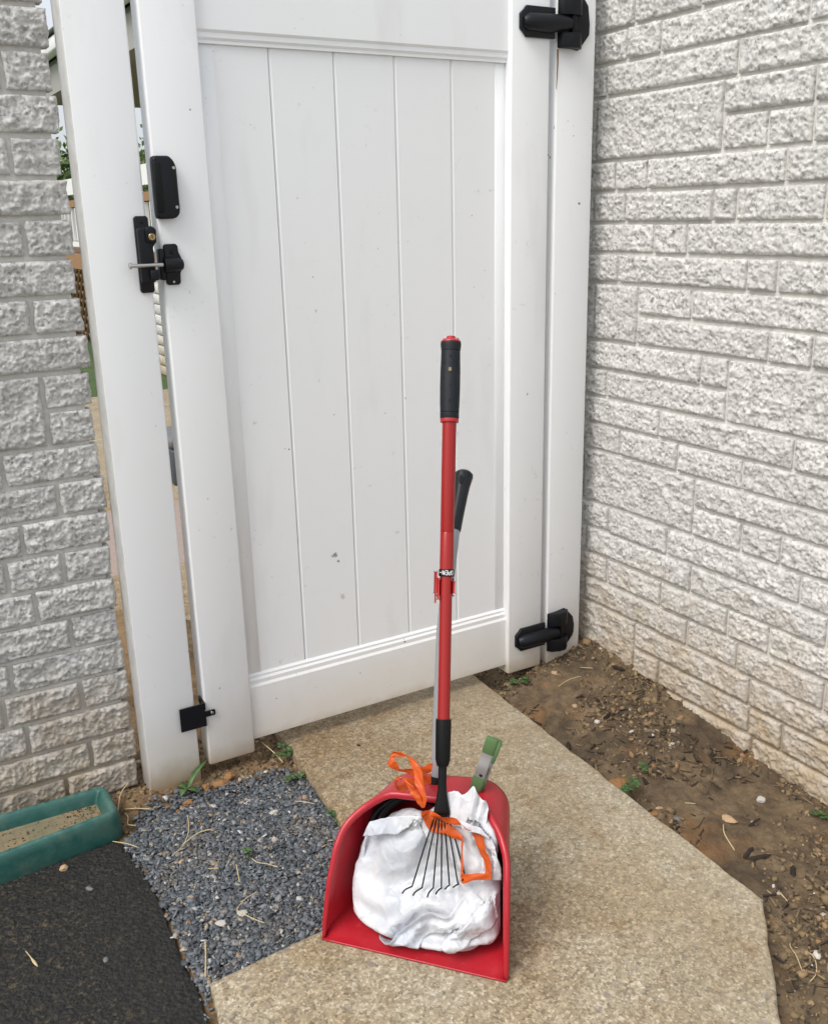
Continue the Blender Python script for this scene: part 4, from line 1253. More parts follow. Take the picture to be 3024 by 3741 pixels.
RB = [([-0.0029, 0.083, 0.2868], [0.0009, 0.083, 0.2882]), ([-0.0162, 0.085, 0.2983], [-0.007, 0.085, 0.3085]), ([-0.0242, 0.09, 0.3063], [-0.0161, 0.09, 0.3205]), ([-0.036, 0.095, 0.3221], [-0.0294, 0.095, 0.3261]), ([-0.0505, 0.1, 0.3332], [-0.0427, 0.1, 0.3318]), ([-0.0617, 0.105, 0.3267], [-0.0566, 0.105, 0.3206]), ([-0.0668, 0.11, 0.3043], [-0.06, 0.11, 0.3098]), ([-0.0589, 0.12, 0.2896], [-0.0612, 0.12, 0.302]), ([-0.0438, 0.13, 0.2891], [-0.0485, 0.13, 0.3126]), ([-0.0313, 0.14, 0.2896], [-0.0334, 0.14, 0.3136]), ([-0.016, 0.15, 0.2921], [-0.0181, 0.15, 0.3147]), ([-0.0065, 0.15, 0.2981], [-0.0062, 0.15, 0.3183])]
RC = [((-0.0023, 0.2819), (-0.0031, 0.2726)), ((0.0118, 0.2765), (0.0045, 0.261)), ((0.0388, 0.2811), (0.0292, 0.2601)), ((0.0629, 0.284), (0.0612, 0.2683)), ((0.0876, 0.2754), (0.083, 0.2631)), ((0.1098, 0.2615), (0.0958, 0.2513)), ((0.1219, 0.2382), (0.1079, 0.2292)), ((0.13, 0.2142), (0.1186, 0.2069)), ((0.1349, 0.1883), (0.1243, 0.1888)), ((0.1322, 0.1802), (0.1224, 0.1893)), ((0.0997, 0.17), (0.0962, 0.1822)), ((0.0794, 0.1604), (0.0759, 0.1762)), ((0.0753, 0.173), (0.0796, 0.1738)), ((0.0732, 0.1984), (0.0764, 0.199)), ((0.0728, 0.2215), (0.0764, 0.2235)), ((0.0705, 0.2275), (0.0744, 0.2385)), ((0.0528, 0.2307), (0.0543, 0.2491)), ((0.0224, 0.2369), (0.0294, 0.2576)), ((0.0053, 0.2481), (0.0095, 0.2696)), ((-0.0015, 0.2599), (-0.0042, 0.2764))]
ribbon('drawstring', [a for a, b in RA], [b for a, b in RA], bag)
ribbon('drawstring', [a for a, b in RB], [b for a, b in RB], bag)
def on_bag(q, lift=.003):
    z = min(q[1], .272); t = min(front_t(q[0], z), front_t(q[0] + .004, z), front_t(q[0] - .004, z), front_t(q[0], z - .004))
    t = min(t, .05 + .25 * (q[1] - .14) + .02)
    return (q[0], t - lift - .017 * float(smooth01(np.array((q[0] - .066) / .02))), q[1])
ribbon('drawstring', [on_bag(a) for a, b in RC], [on_bag(b) for a, b in RC], bag)

# ------------------------------------------------------------------ spring clamp on the hood
cl = thing('spring_clamp', tuple(pw([(.08, .185, .285)])[0]), 'steel spring clamp with green rubber tips gripping the dustpan hood', 'clamp')
def loft(name, secs, mat, parent, smooth_deg=40):
    """secs: list of (centre(3), across vec, depth vec, half a, half b) in pan coordinates; rounded rectangles"""
    V = []; F = []; N = 16
    for c, a, b, ha, hb in secs:
        c, a, b = map(np.array, (c, a, b))
        for k in range(N):
            q = 2 * math.pi * k / N
            V.append(c + a * ha * math.copysign(abs(math.cos(q)) ** .45, math.cos(q)) + b * hb * math.copysign(abs(math.sin(q)) ** .45, math.sin(q)))
    for i in range(len(secs) - 1):
        for j in range(N):
            a, b = i * N + j, i * N + (j + 1) % N; F.append((a, b, b + N, a + N))
    F.append(tuple(range(N))[::-1]); F.append(tuple((len(secs) - 1) * N + k for k in range(N)))
    o = mk(name, pw(V), F, mat, parent)
    bm = bmesh.new(); bm.from_mesh(o.data); bmesh.ops.recalc_face_normals(bm, faces=bm.faces); bm.to_mesh(o.data); bm.free()
    return sharp(o, smooth_deg)
cb = np.array([.0725, .183, .282]); ct = np.array([.1045, .196, .392])
cax = ct - cb; clen = np.linalg.norm(cax); cax /= clen
cacross = np.array([1, 0, -cax[0] / cax[2]]); cacross /= np.linalg.norm(cacross)
cdep = np.cross(cacross, cax); cdep /= np.linalg.norm(cdep)
if cdep[1] > 0: cdep = -cdep        # towards the viewer
def cp(f, d): return cb + cax * clen * f + cdep * d
loft('front_lever', [(cp(.10, .004), cacross, cdep, .0115, .003), (cp(.25, .006), cacross, cdep, .0112, .0032), (cp(.33, .008), cacross, cdep, .0112, .0035), (cp(.45, .011), cacross, cdep, .0110, .0038), (cp(.52, .0095), cacross, cdep, .0108, .0036), (cp(.60, .006), cacross, cdep, .0108, .0034), (cp(.70, .006), cacross, cdep, .0110, .0034), (cp(.85, .008), cacross, cdep, .0110, .0034)], M['clampmetal'], cl)
loft('lever_tip', [(cp(.70, .006), cacross, cdep, .0115, .0045), (cp(.72, .006), cacross, cdep, .0122, .0055), (cp(.85, .008), cacross, cdep, .0122, .0058), (cp(.97, .010), cacross, cdep, .0122, .0058), (cp(1.0, .010), cacross, cdep, .0108, .0045), (cp(1.01, .010), cacross, cdep, .006, .002)], M['green'], cl)
loft('jaw_tip', [(cp(-.05, .000), cacross, cdep, .009, .004), (cp(-.03, .001), cacross, cdep, .0116, .0052), (cp(.05, .003), cacross, cdep, .0122, .0062), (cp(.18, .005), cacross, cdep, .0122, .0058), (cp(.245, .006), cacross, cdep, .0118, .0045)], M['green'], cl)
hl = [pw([cp(.30, .0112) + cacross * .0016 + cacross * .0034 * math.cos(a) + cax * .0034 * math.sin(a)])[0] for a in np.linspace(0, 2 * np.pi, 14, endpoint=False)]
mk('rivet_hole', hl, [tuple(range(14))], M['dark'], cl, smooth=False).modifiers.new('thickness', 'SOLIDIFY').thickness = .0006
# rear lever, splayed backwards, with its own tip; coil spring at the pivot
rb = lambda f, d: cb + cax * clen * f + cdep * d + cacross * .004
loft('rear_lever', [(rb(.06, -.012), cacross, cdep, .0105, .003), (rb(.2, -.014), cacross, cdep, .0108, .0035), (rb(.33, -.016), cacross, cdep, .0105, .0035), (rb(.42, -.024), cacross, cdep, .0105, .0034), (rb(.52, -.036), cacross, cdep, .0105, .0034)], M['clampmetal'], cl)
loft('lever_tip', [(rb(.43, -.026), cacross, cdep, .0112, .005), (rb(.5, -.034), cacross, cdep, .0118, .0055), (rb(.68, -.054), cacross, cdep, .0118, .0055), (rb(.72, -.058), cacross, cdep, .009, .004)], M['green'], cl)
loft('jaw_tip', [(rb(-.04, -.011), cacross, cdep, .009, .004), (rb(.05, -.012), cacross, cdep, .0118, .0055), (rb(.16, -.013), cacross, cdep, .0112, .0045)], M['green'], cl)
for sg in (-1, 1):
    loft('side_cheek', [(cp(.12, -.004) + cacross * (.0108 * sg + .002), cdep, cacross, .010, .0008), (cp(.30, -.004) + cacross * (.0108 * sg + .002), cdep, cacross, .013, .0008), (cp(.45, -.004) + cacross * (.0108 * sg + .002), cdep, cacross, .009, .0008)], M['clampmetal'], cl)
coil = [pw([cp(.30, -.004) + cacross * (-.008 + .016 * k / 60) + (cdep * math.cos(k * .63) + cax * math.sin(k * .63)) * .0055])[0] for k in range(61)]
tube('coil_spring', coil, .0010, M['steel'], cl, 6)

# ------------------------------------------------------------------ green splash tray
tr = thing('splash_tray', (.1, 2.06, 0), 'weathered green plastic splash tray with a muddy gridded floor along the left wall', 'tray')
TX0, TX1 = -.52, .372
def tray_y(x):
    f = (x - .14) / (.372 - .14)
    return 1.962 + .024 * f, min(2.160, 2.164 - .034 * f)
out = []; rr = .032
def tray_ring(inset, z):
    """rounded outline at an inset; flares to the left"""
    pts = []
    x0, x1 = TX0 + inset, TX1 - inset
    y0l, y1l = tray_y(x0); y0r, y1r = tray_y(x1)
    y0l += inset; y1l -= inset; y0r += inset; y1r -= inset
    r = max(.006, rr - inset)
    cs_ = [(x0 + r, y0l + r, math.pi, 1.5 * math.pi), (x1 - r, y0r + r, 1.5 * math.pi, 2 * math.pi), (x1 - r, y1r - r, 0, .5 * math.pi), (x0 + r, y1l - r, .5 * math.pi, math.pi)]
    for i, (cx, cy, a0, a1) in enumerate(cs_):
        for k in range(7):
            a = a0 + (a1 - a0) * k / 6; pts.append((cx + r * math.cos(a), cy + r * math.sin(a), z))
        nx = cs_[(i + 1) % 4]; a1b = nx[2]
        p, q = np.array(pts[-1][:2]), np.array((nx[0] + r * math.cos(a1b), nx[1] + r * math.sin(a1b)))
        for k in range(1, 12): pts.append((*(p + (q - p) * k / 12), z))
    return pts
prof = [(.000, -.006), (-.002, .004), (.000, .02), (.001, .040), (.0035, .052), (.008, .060), (.014, .0635), (.020, .0620), (.026, .056), (.031, .046), (.034, .036), (.036, .0285)]
V = []; F = []
for ins, z in prof: V += tray_ring(ins, z)
m = len(V) // len(prof)
for i in range(len(prof) - 1):
    for j in range(m):
        a, b = i * m + j, i * m + (j + 1) % m; F.append((a, b, b + m, a + m))
V = np.array(V); V[:, 2] += .0012 * fbm(V, 12, 3, 8); V[:, :2] += (.0012 * fbm(V, 9, 2, 12))[:, None]
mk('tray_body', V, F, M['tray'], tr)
fo = mk('muddy_floor', np.array(tray_ring(.033, .031)), [tuple(range(m))], M['mud'], tr, smooth=False)
xg = TX0 + .04; gi = 0
while xg < TX1 - .065:
    y0, y1 = tray_y(xg); y0 += .036; y1 -= .036
    nyt = 4
    for j in range(nyt):
        w = .0275; ya = y0 + (y1 - y0) * j / nyt; yb = y0 + (y1 - y0) * (j + 1) / nyt
        gi += 1
        if xg > .05 and gi % 11 != 0:
            box('floor_tile', xg + .0005, xg + w - .0005, ya + .0005, yb - .0005, .0305, .0315 + RNG.uniform(-.0001, .0002), M['mud'], fo)
    xg += .0275

# ------------------------------------------------------------------ slate gravel
def chips(N, pos, rad, flat, tilt, rgn, sides=5):
    """one mesh of N little broken flakes; pos (N,3), rad (N,)"""
    ang = (np.arange(sides) / sides * 2 * np.pi)[None, :] + rgn.uniform(-.35, .35, (N, sides)) + rgn.uniform(0, 6.28, (N, 1))
    rr_ = rad[:, None] * rgn.uniform(.55, 1.25, (N, sides)); el = rgn.uniform(.38, .95, (N, 1))
    th = rad * rgn.uniform(flat[0], flat[1], N)
    T = np.stack([rr_ * np.cos(ang), rr_ * np.sin(ang) * el, np.repeat(th[:, None], sides, 1) * rgn.uniform(.6, 1.2, (N, sides))], 2)
    Bm = np.stack([rr_ * np.cos(ang) * 1.08, rr_ * np.sin(ang) * el * 1.08, -np.repeat(th[:, None], sides, 1) * rgn.uniform(.4, 1.0, (N, sides))], 2)
    Vc = np.concatenate([T, Bm], 1)
    az = rgn.uniform(0, 6.28, N); tl = np.abs(rgn.normal(0, tilt, N)); rz = rgn.uniform(0, 6.28, N)
    def rotz(a): c, s, o, i = np.cos(a), np.sin(a), np.zeros_like(a), np.ones_like(a); return np.stack([np.stack([c, -s, o], 1), np.stack([s, c, o], 1), np.stack([o, o, i], 1)], 1)
    def rotx(a): c, s, o, i = np.cos(a), np.sin(a), np.zeros_like(a), np.ones_like(a); return np.stack([np.stack([i, o, o], 1), np.stack([o, c, -s], 1), np.stack([o, s, c], 1)], 1)
    Rm = rotz(rz) @ rotx(tl) @ rotz(az)
    Vc = np.einsum('nij,nkj->nki', Rm, Vc) + pos[:, None, :]
    nv = 2 * sides; b = (np.arange(N) * nv)[:, None]
    F = []
    tri = []
    for k in range(1, sides - 1): tri.append((0, k, k + 1))
    for k in range(sides):
        j = (k + 1) % sides
        tri.append((k, sides + k, sides + j)); tri.append((k, sides + j, j))
    tri = np.array(tri)
    Ff = (b[:, None, :] + tri[None]).reshape(-1, 3)
    return Vc.reshape(-1, 3), Ff, nv

def in_poly(P, poly):
    x, y = P[:, 0], P[:, 1]; ins = np.zeros(len(P), bool); n = len(poly)
    for i in range(n):
        x1_, y1_ = poly[i]; x2_, y2_ = poly[(i + 1) % n]
        c = ((y1_ > y) != (y2_ > y)) & (x < (x2_ - x1_) * (y - y1_) / (y2_ - y1_ + 1e-12) + x1_)
        ins ^= c
    return ins
GP = [(.358, 1.36), (.372, 1.43), (.60, 1.448), (.72, 1.457), (.768, 1.482), (.788, 1.53), (.80, 1.75), (.815, 1.98), (.79, 2.05), (.60, 2.06), (.56, 2.10), (.44, 2.08), (.40, 2.0), (.366, 1.955), (.384, 1.74), (.382, 1.62), (.374, 1.47)]
rg = np.random.default_rng(21)
P = np.c_[rg.uniform(.3, .85, 80000), rg.uniform(1.33, 2.16, 80000)]
nz = fbm(np.c_[P, np.zeros(len(P))], 9, 3, 61)
keep = in_poly(P + (rg.normal(0, .006, P.shape)), GP) & (rg.random(len(P)) < np.clip(1.15 - smooth01((P[:, 1] - 1.93) / .16) * .75 + nz * .45 - .25 * (smooth01((.40 - P[:, 0]) / .05)), .05, 1))
P = P[keep]; P = P[:21000]
rad = np.clip(rg.lognormal(math.log(.0055), .32, len(P)), .0025, .0115)
Zs = soil_h(P) + .004 + rg.random(len(P)) * .011
V, F, nv = chips(len(P), np.c_[P, Zs], rad, (.10, .28), .55, rg)
a = np.repeat(rg.random(len(P)), nv)
gv = mk('gravel', V, F, M['gravel'], None, smooth=False, attr=a)
tag(gv, 'blue-grey slate gravel filling the strip between asphalt and walk', 'gravel', kind='stuff')

rs = np.random.default_rng(77)
P = np.c_[np.where(rs.random(420) < .6, rs.normal(.315, .018, 420), rs.uniform(.0, .33, 420)), rs.uniform(2.0, 2.12, 420)]
P = P[(P[:, 0] < .335)]
rad = rs.uniform(.0008, .0034, len(P))
V, F, nv = chips(len(P), np.c_[P, np.full(len(P), .0322)], rad, (.2, .6), .4, rs)
sdm = mk('sediment', V, F, M['mulch'], tr, smooth=False, attr=np.repeat(rs.random(len(P)) * .9, nv))
sdm['kind'] = 'stuff'
# stray flakes around it and crumbs, bark bits and grit on the bare soil
P = np.c_[rg.uniform(.36, .86, 5000), rg.uniform(2.0, 2.3, 5000)]
keep = (rg.random(len(P)) < .5)
P1 = P[keep][:1500]
Q = np.c_[rg.uniform(1.1, 1.85, 40000), rg.uniform(.75, 2.3, 40000)]
edge = np.interp(Q[:, 1], [.2, .836, 1.067, 2.181, 2.4], [.8, 1.17, 1.393, 1.462, 1.47]) + .006
nz = fbm(np.c_[Q, np.zeros(len(Q))], 7, 3, 71)
Q = Q[(Q[:, 0] > edge) & (rg.random(len(Q)) < .30 + .9 * nz)][:4200]
PP = np.concatenate([P1, Q])
rad = np.clip(rg.lognormal(math.log(.0036), .5, len(PP)), .0012, .013)
V, F, nv = chips(len(PP), np.c_[PP, soil_h(PP) + rad * .15], rad, (.2, .75), .5, rg)
a = rg.random(len(PP)); a = np.where((rad > .006) & (a < .5), a * .6 + .4, a)
cr = mk('soil_crumbs', V, F, M['mulch'], None, smooth=False, attr=np.repeat(a, nv))
tag(cr, 'crumbs, grit and bark bits scattered on the bare soil', 'debris', kind='stuff')
# bark slivers
Q = np.c_[rg.uniform(1.15, 1.83, 20000), rg.uniform(.8, 2.25, 20000)]
edge = np.interp(Q[:, 1], [.2, .836, 1.067, 2.181, 2.4], [.8, 1.17, 1.393, 1.462, 1.47]) + .012
nz = fbm(np.c_[Q, np.zeros(len(Q))], 6, 3, 91)
Q = Q[(Q[:, 0] > edge) & (nz > .05)][:520]
N = len(Q); ln = rg.uniform(.004, .018, N); wd_ = rg.uniform(.0008, .0026, N); th = rg.uniform(0, 6.28, N); tl = rg.normal(0, .22, N)
dx = np.c_[np.cos(th) * np.cos(tl), np.sin(th) * np.cos(tl), np.sin(tl)]; dy = np.c_[-np.sin(th), np.cos(th), np.zeros(N)]; dz_ = np.cross(dx, dy)
c0 = np.c_[Q, soil_h(Q) + .0035]
V = np.stack([c0 + sx * dx * ln[:, None] + sy * dy * wd_[:, None] + sz * dz_ * wd_[:, None] * .7 for sx in (-1, 1) for sy, sz in ((-1, -1), (1, -1), (.7, 1), (-.7, 1))], 1)
tri = np.array([(0, 1, 2, 3), (7, 6, 5, 4), (0, 4, 5, 1), (1, 5, 6, 2), (2, 6, 7, 3), (3, 7, 4, 0)])
F = ((np.arange(N) * 8)[:, None, None] + tri[None]).reshape(-1, 4)
bk_ = mk('bark_mulch', V.reshape(-1, 3), F, M['mulch'], None, smooth=False, attr=np.repeat(rg.random(N) * .8, 8))
tag(bk_, 'dark slivers of old bark mulch lying on the soil', 'mulch', kind='stuff')

# ------------------------------------------------------------------ single stones, clods, straws, weeds
def blob(name, x, y, z, r, mat, label, cat, group=None, seed=0, flat=.7, elong=1.0):
    rough = 'clod' in name
    bm = bmesh.new(); bmesh.ops.create_icosphere(bm, subdivisions=3 if rough else 2, radius=1)
    X = np.array([v.co[:] for v in bm.verts]); rgn = np.random.default_rng(seed)
    k = 1 + .34 * fbm(X, 1.5, 3, seed) + (.30 if rough else .12) * fbm(X, 4, 3, seed + 3)
    # a few flat broken faces
    for _ in range(3):
        d = rgn.normal(0, 1, 3); d /= np.linalg.norm(d); q = X @ d
        k = np.where(q > .55, np.minimum(k, .72 / np.maximum(q, .1)), k)
    th = rgn.uniform(0, 6.28); Xr = X * k[:, None] * np.array([r * elong, r, r * flat])
    Xr = np.c_[Xr[:, 0] * math.cos(th) - Xr[:, 1] * math.sin(th), Xr[:, 0] * math.sin(th) + Xr[:, 1] * math.cos(th), Xr[:, 2]]
    for v, q in zip(bm.verts, Xr): v.co = Vector(q)
    o = from_bm(name, bm, mat, None, False); o.location = (x, y, z + r * flat * (.25 if rough else .5))
    return tag(o, label, cat, group)
def sz(x, y): return float(soil_h(np.array([[x, y]]))[0])
blob('pebble', .226, 1.942, -.002, .0095, M['pebble'], 'round tan pebble on the asphalt in front of the green tray', 'pebble', None, 1)
blob('pebble', .239, 1.618, -.002, .0055, M['slate'], 'small grey stone alone on the black asphalt', 'pebble', None, 2, .6, 1.4)
blob('pebble', .260, 1.845, -.002, .0060, M['slate'], 'grey slate chip on the asphalt below the green tray', 'pebble', None, 6, .5, 1.6)
blob('pebble', .380, 1.535, -.002, .0060, M['palepebble'], 'whitish pebble at the edge of asphalt and gravel', 'pebble', None, 3, .6, 1.3)
gp_ = 'pebbles lying on the gravel'
for i, (x, y, r, m) in enumerate([(.456, 1.594, .0085, 'palepebble'), (.450, 1.824, .0065, 'pebble'), (.692, 1.887, .0090, 'palepebble'), (.504, 1.597, .0095, 'palepebble'), (.43, 1.70, .007, 'pebble'), (.62, 1.58, .006, 'palepebble')]):
    blob('pebble', x, y, sz(x, y) + .013, r, M[m], ['white pebble low in the gravel above the long straight straw', 'tan pebble in the gravel below the long bent straw', 'white pebble high in the gravel near the walk', 'pale pebble at the bend of the hooked straw', 'tan pebble at the left edge of the gravel', 'pale pebble in the gravel next to the dustpan'][i], 'pebble', gp_, 20 + i, .55, 1.3)
gp_ = 'orange clay clods on the gravel'
for i, (x, y, r) in enumerate([(.535, 1.937, .0090), (.769, 1.915, .0085), (.536, 2.048, .013), (.627, 2.063, .016), (.50, 2.02, .010), (.655, 2.085, .013), (.59, 2.075, .011), (.60, 1.90, .007)]):
    blob('clay_clod', x, y, sz(x, y) + .008, r, M['clod'], ['orange clod beside the long bent straw in the gravel', 'orange clod at the upper right of the gravel beside the walk', 'orange clod left of the green weed blade', 'largest orange clod, in front of the gate stile foot', 'orange clod in front of the latch post', 'orange clod at the right of the row by the stile', 'orange clod just right of the weed blade', 'smallest orange clod, alone in the middle of the gravel'][i], 'clod', gp_, 40 + i, .6, 1.2)
for x, y, r, lab in ((1.45, 1.565, .030, 'large orange clay clod at the edge of the walk'), (1.437, 1.425, .016, 'small orange clay clod in the soil below the clover at the walk edge')):
    blob('clay_clod', x + .012, y, sz(x, y) - .008, r, M['clod'], lab, 'clod', None, int(r * 1e4), .5, 1.3)
for i, (x, y, r, m, lab) in enumerate([
        (1.605, 1.898, .011, 'pebble', 'tan stone on the soil midway between hinge post and walk'), (1.84, 2.07, .006, 'palepebble', 'small white stone at the wall foot beside the hinge post'),
        (1.682, 1.69, .010, 'slate', 'dark grey stone in the little cluster on the soil'), (1.70, 1.683, .009, 'pebble', 'tan stone beside the dark grey one on the soil'),
        (1.685, 1.613, .010, 'palepebble', 'white lump of stone below the little cluster on the soil'), (1.478, 1.44, .009, 'pebble', 'tan stone on the soil just below the walk-edge clover'),
        (1.574, 1.316, .014, 'pebble', 'largest tan stone on the soil beside the curved stalk'), (1.481, 1.383, .010, 'slate', 'flat grey stone on the soil near the walk edge'),
        (1.626, 1.29, .010, 'pebble', 'brown pointed stone right of the largest tan stone'), (1.718, 1.348, .011, 'palepebble', 'white stone at the foot of the right wall'),
        (1.66, 2.06, .013, 'pebble', 'brown stone at the foot of the hinge post'), (1.65, 1.72, .008, 'palepebble', 'pale stone left of the little cluster on the soil')]):
    blob('stone', x, y, sz(x, y) - .003, r, M[m], lab, 'stone', 'stones lying on the bare soil', 60 + i, .55, 1.35)
gp_ = 'bark chunks on the bare soil'
for i, (x, y, a, l, w) in enumerate([(1.80, 1.945, 1.9, .022, .007), (1.47, 1.765, .9, .030, .006), (1.46, 1.80, 1.3, .02, .005), (1.522, 1.214, .3, .024, .005), (1.524, 1.188, -.3, .030, .005), (1.555, 1.122, .7, .02, .006), (1.617, 1.28, .1, .022, .004), (1.52, 1.53, 1.2, .018, .005), (1.63, 1.80, .4, .02, .005)]):
    d = np.array([math.cos(a), math.sin(a), .05]); c = np.array([x, y, sz(x, y) + .005])
    V, F = tube_geo([c - d * l * .9, c - d * l * .5, c, c + d * l * .6, c + d * l], [w * .5, w, w * .9, w, w * .35], 6)
    V[:, 2] = c[2] + (V[:, 2] - c[2]) * .6; V += (.0012 * fbm(V, 160, 2, i))[:, None]
    o = mk('bark_chunk', V - c, F, M['bark'], None, smooth=False); o.location = c
    tag(o, ['dark bark chunk at the foot of the right wall near the hinge post', 'long bark chunk in the hollow beside the walk', 'short bark chunk behind the long one in the hollow', 'upper of two crossed bark chunks near the walk corner', 'lower of two crossed bark chunks near the walk corner', 'bark chunk out in the soil right of the walk corner', 'thin bark chunk below the largest tan stone', 'bark chunk on the soil right of the large orange clod', 'bark chunk in the middle of the soil above the stone cluster'][i], 'bark', gp_)
gp_ = 'slate flakes lying loose'
# straws: polylines on the ground
straws = [
    ('dry straw across the gravel at the corner of the green tray', [(.394, 2.075, .012), (.42, 2.058, .014), (.447, 2.041, .012)]),
    ('pale dry straw running from the tray corner onto the gravel', [(.34, 1.973, .006), (.365, 1.94, .010), (.383, 1.912, .010)]),
    ('long bent straw in the middle of the gravel', [(.435, 1.841, .012), (.465, 1.86, .014), (.49, 1.897, .014), (.505, 1.94, .013), (.513, 1.975, .012)]),
    ('kinked straw beside the long bent straw', [(.465, 1.86, .017), (.51, 1.885, .016), (.545, 1.885, .014)]),
    ('short white straw piece in the middle of the gravel', [(.488, 1.758, .012), (.509, 1.746, .012)]),
    ('hooked straw on the gravel near the dustpan', [(.551, 1.631, .012), (.522, 1.622, .014), (.495, 1.601, .014), (.501, 1.583, .013), (.515, 1.555, .013), (.528, 1.536, .012)]),
    ('long straight straw pointing at the corner of the walk', [(.413, 1.555, .012), (.398, 1.508, .012), (.381, 1.461, .010)]),
    ('straw beside the walk near the top of the gravel', [(.747, 1.889, .012), (.765, 1.872, .013), (.783, 1.851, .012)]),
    ('forked straw near the green sprout in the gravel', [(.58, 1.74, .012), (.586, 1.718, .013), (.60, 1.705, .013), (.618, 1.681, .012)]),
    ('thin straw rising from the tray corner towards the post', [(.372, 2.055, .012), (.385, 2.09, .02), (.40, 2.12, .03), (.425, 2.14, .04)]),
    ('straw curled on the soil against the tray end', [(.39, 2.06, .012), (.392, 2.035, .014), (.385, 2.01, .012), (.40, 1.995, .012)]),
    ('thin stalk fallen across the gravel above the walk corner', [(.53, 1.68, .012), (.54, 1.72, .013), (.545, 1.74, .012)]),
    ('pale stalk leaning under the gate edge by the weeds', [(.772, 2.155, .03), (.785, 2.11, .02), (.795, 2.07, .006)]),
    ('straw stalk lying on the soil in front of the hinge post', [(1.61, 1.985, .03), (1.66, 1.995, .034), (1.70, 1.99, .03)]),
    ('upright thin stalk in the soil near the hinge post', [(1.72, 2.02, .03), (1.735, 2.0, .045), (1.75, 1.985, .03)]),
    ('curved pale stalk on the soil beside the walk', [(1.55, 1.31, -.02), (1.525, 1.285, -.016), (1.51, 1.255, -.018), (1.50, 1.232, -.022)]),
    ('short straws on the soil below the wall', [(1.53, 1.41, -.005), (1.545, 1.39, .0)]),
    ('straw lying along the front corner of the walk', [(1.456, 1.107, -.022), (1.448, 1.082, -.02)]),
    ('second straw near the front corner of the walk', [(1.478, 1.093, -.022), (1.466, 1.063, -.02)]),
    ('long straw on the soil at the right edge of the walk', [(1.39, .99, -.02), (1.363, .973, -.016), (1.345, .945, -.016), (1.325, .915, -.02)]),
    ('bent straw at the lower right edge of the soil', [(1.366, .965, -.02), (1.372, .93, -.014), (1.345, .90, -.016), (1.315, .892, -.02)]),
    ('little straw lying on the muddy tray floor', [(.345, 2.03, .036), (.352, 2.045, .040), (.352, 2.065, .036)]),
    ('dry seed stalk lying on the black asphalt', [(.112, 1.72, .002), (.116, 1.70, .004), (.124, 1.665, .002)]),
]
for i, (lab, P) in enumerate(straws):
    P = np.array(P, float)
    if 'tray floor' not in lab and 'asphalt' not in lab:
        base = soil_h(P[:, :2]); P[:, 2] = np.maximum(P[:, 2], base + .002)
        onG = (P[:, 0] < .82) & (P[:, 1] < 2.02) & (P[:, 0] > .36)
        P[:, 2] = np.where(onG, np.maximum(P[:, 2], base + .017), P[:, 2])
    Q = spline(P, 5); c = P.mean(0); c[2] = P[:, 2].min()
    r = np.full(len(Q), .0010 if i % 3 else .0014); r[-1] *= .4; r[0] *= .7
    if 'seed stalk' in lab: r[-4:] = [.002, .003, .0025, .001]
    V, F = tube_geo(Q - c, r, 6)
    o = mk('straw', V, F, M['straw'], None); o.location = c
    tag(o, lab, 'straw')

def weed(name, x, y, z, leaves, label, size=.012):
    th = thing(name, (x, y, z), label, 'weed')
    for k, (ax, ay, az, rot, s) in enumerate(leaves):
        tip = np.array([x + ax, y + ay, z + az])
        tube('stem', spline([(x, y, z), ((x + tip[0]) / 2, (y + tip[1]) / 2, z + az * .75), tip], 4), .0007, M['weed'], th, 6)
        # clover-like leaf: three rounded leaflets cupped upward
        for q in range(3):
            a = rot + q * 2.1
            c_, s_ = math.cos(a), math.sin(a)
            V = [tip]; n = 9
            for j in range(n):
                w = j / (n - 1) * math.pi
                u_ = s * (1 - math.cos(w)) / 2 * 1.0; v_ = s * .42 * math.sin(w)
                V.append(tip + np.array([c_ * u_ - s_ * v_, s_ * u_ + c_ * v_, .15 * u_ + .3 * abs(v_)]))
            for j in range(n - 2, 0, -1):
                w = j / (n - 1) * math.pi
                u_ = s * (1 - math.cos(w)) / 2; v_ = -s * .42 * math.sin(w)
                V.append(tip + np.array([c_ * u_ - s_ * v_, s_ * u_ + c_ * v_, .15 * u_ + .3 * abs(v_)]))
            m = len(V)
            o = mk('leaf', V, [(0, i, i + 1) for i in range(1, m - 1)], M['weed'], th)
            o.modifiers.new('thickness', 'SOLIDIFY').thickness = .0004
    return th
rgw = random.Random(5)
def lv(n, spread, h, s): return [(rgw.uniform(-spread, spread), rgw.uniform(-spread, spread), rgw.uniform(h * .4, h), rgw.uniform(0, 6.28), s * rgw.uniform(.7, 1.2)) for _ in range(n)]
weed('clover', .808, 2.115, -.005, lv(7, .025, .03, .014), 'clump of green clover under the left end of the gate')
weed('clover', .792, 1.995, -.004, lv(5, .025, .018, .012), 'dark green weed at the left edge of the walk above the gravel')
weed('sprout', .802, 1.786, .000, lv(4, .018, .02, .011), 'little green sprout between the walk and the dustpan')
weed('sprout', .579, 1.755, .004, lv(3, .010, .02, .010), 'tiny bright green sprout in the middle of the gravel')
weed('clover', 1.548, 2.085, .0, lv(6, .022, .025, .015), 'green clover clump under the hinge stile')
weed('clover', 1.535, 1.555, -.004, lv(3, .012, .02, .012), 'pair of clover leaves out on the bare soil')
weed('clover', 1.450, 1.505, -.004, lv(6, .022, .028, .014), 'clover clump at the right edge of the walk')
weed('clover', 1.378, 1.005, -.05, lv(4, .018, .02, .012), 'dark clover at the lower right edge of the walk')
weed('clover', 1.790, 1.24, -.045, lv(3, .015, .02, .012), 'clover leaf at the foot of the right wall by the frame edge')
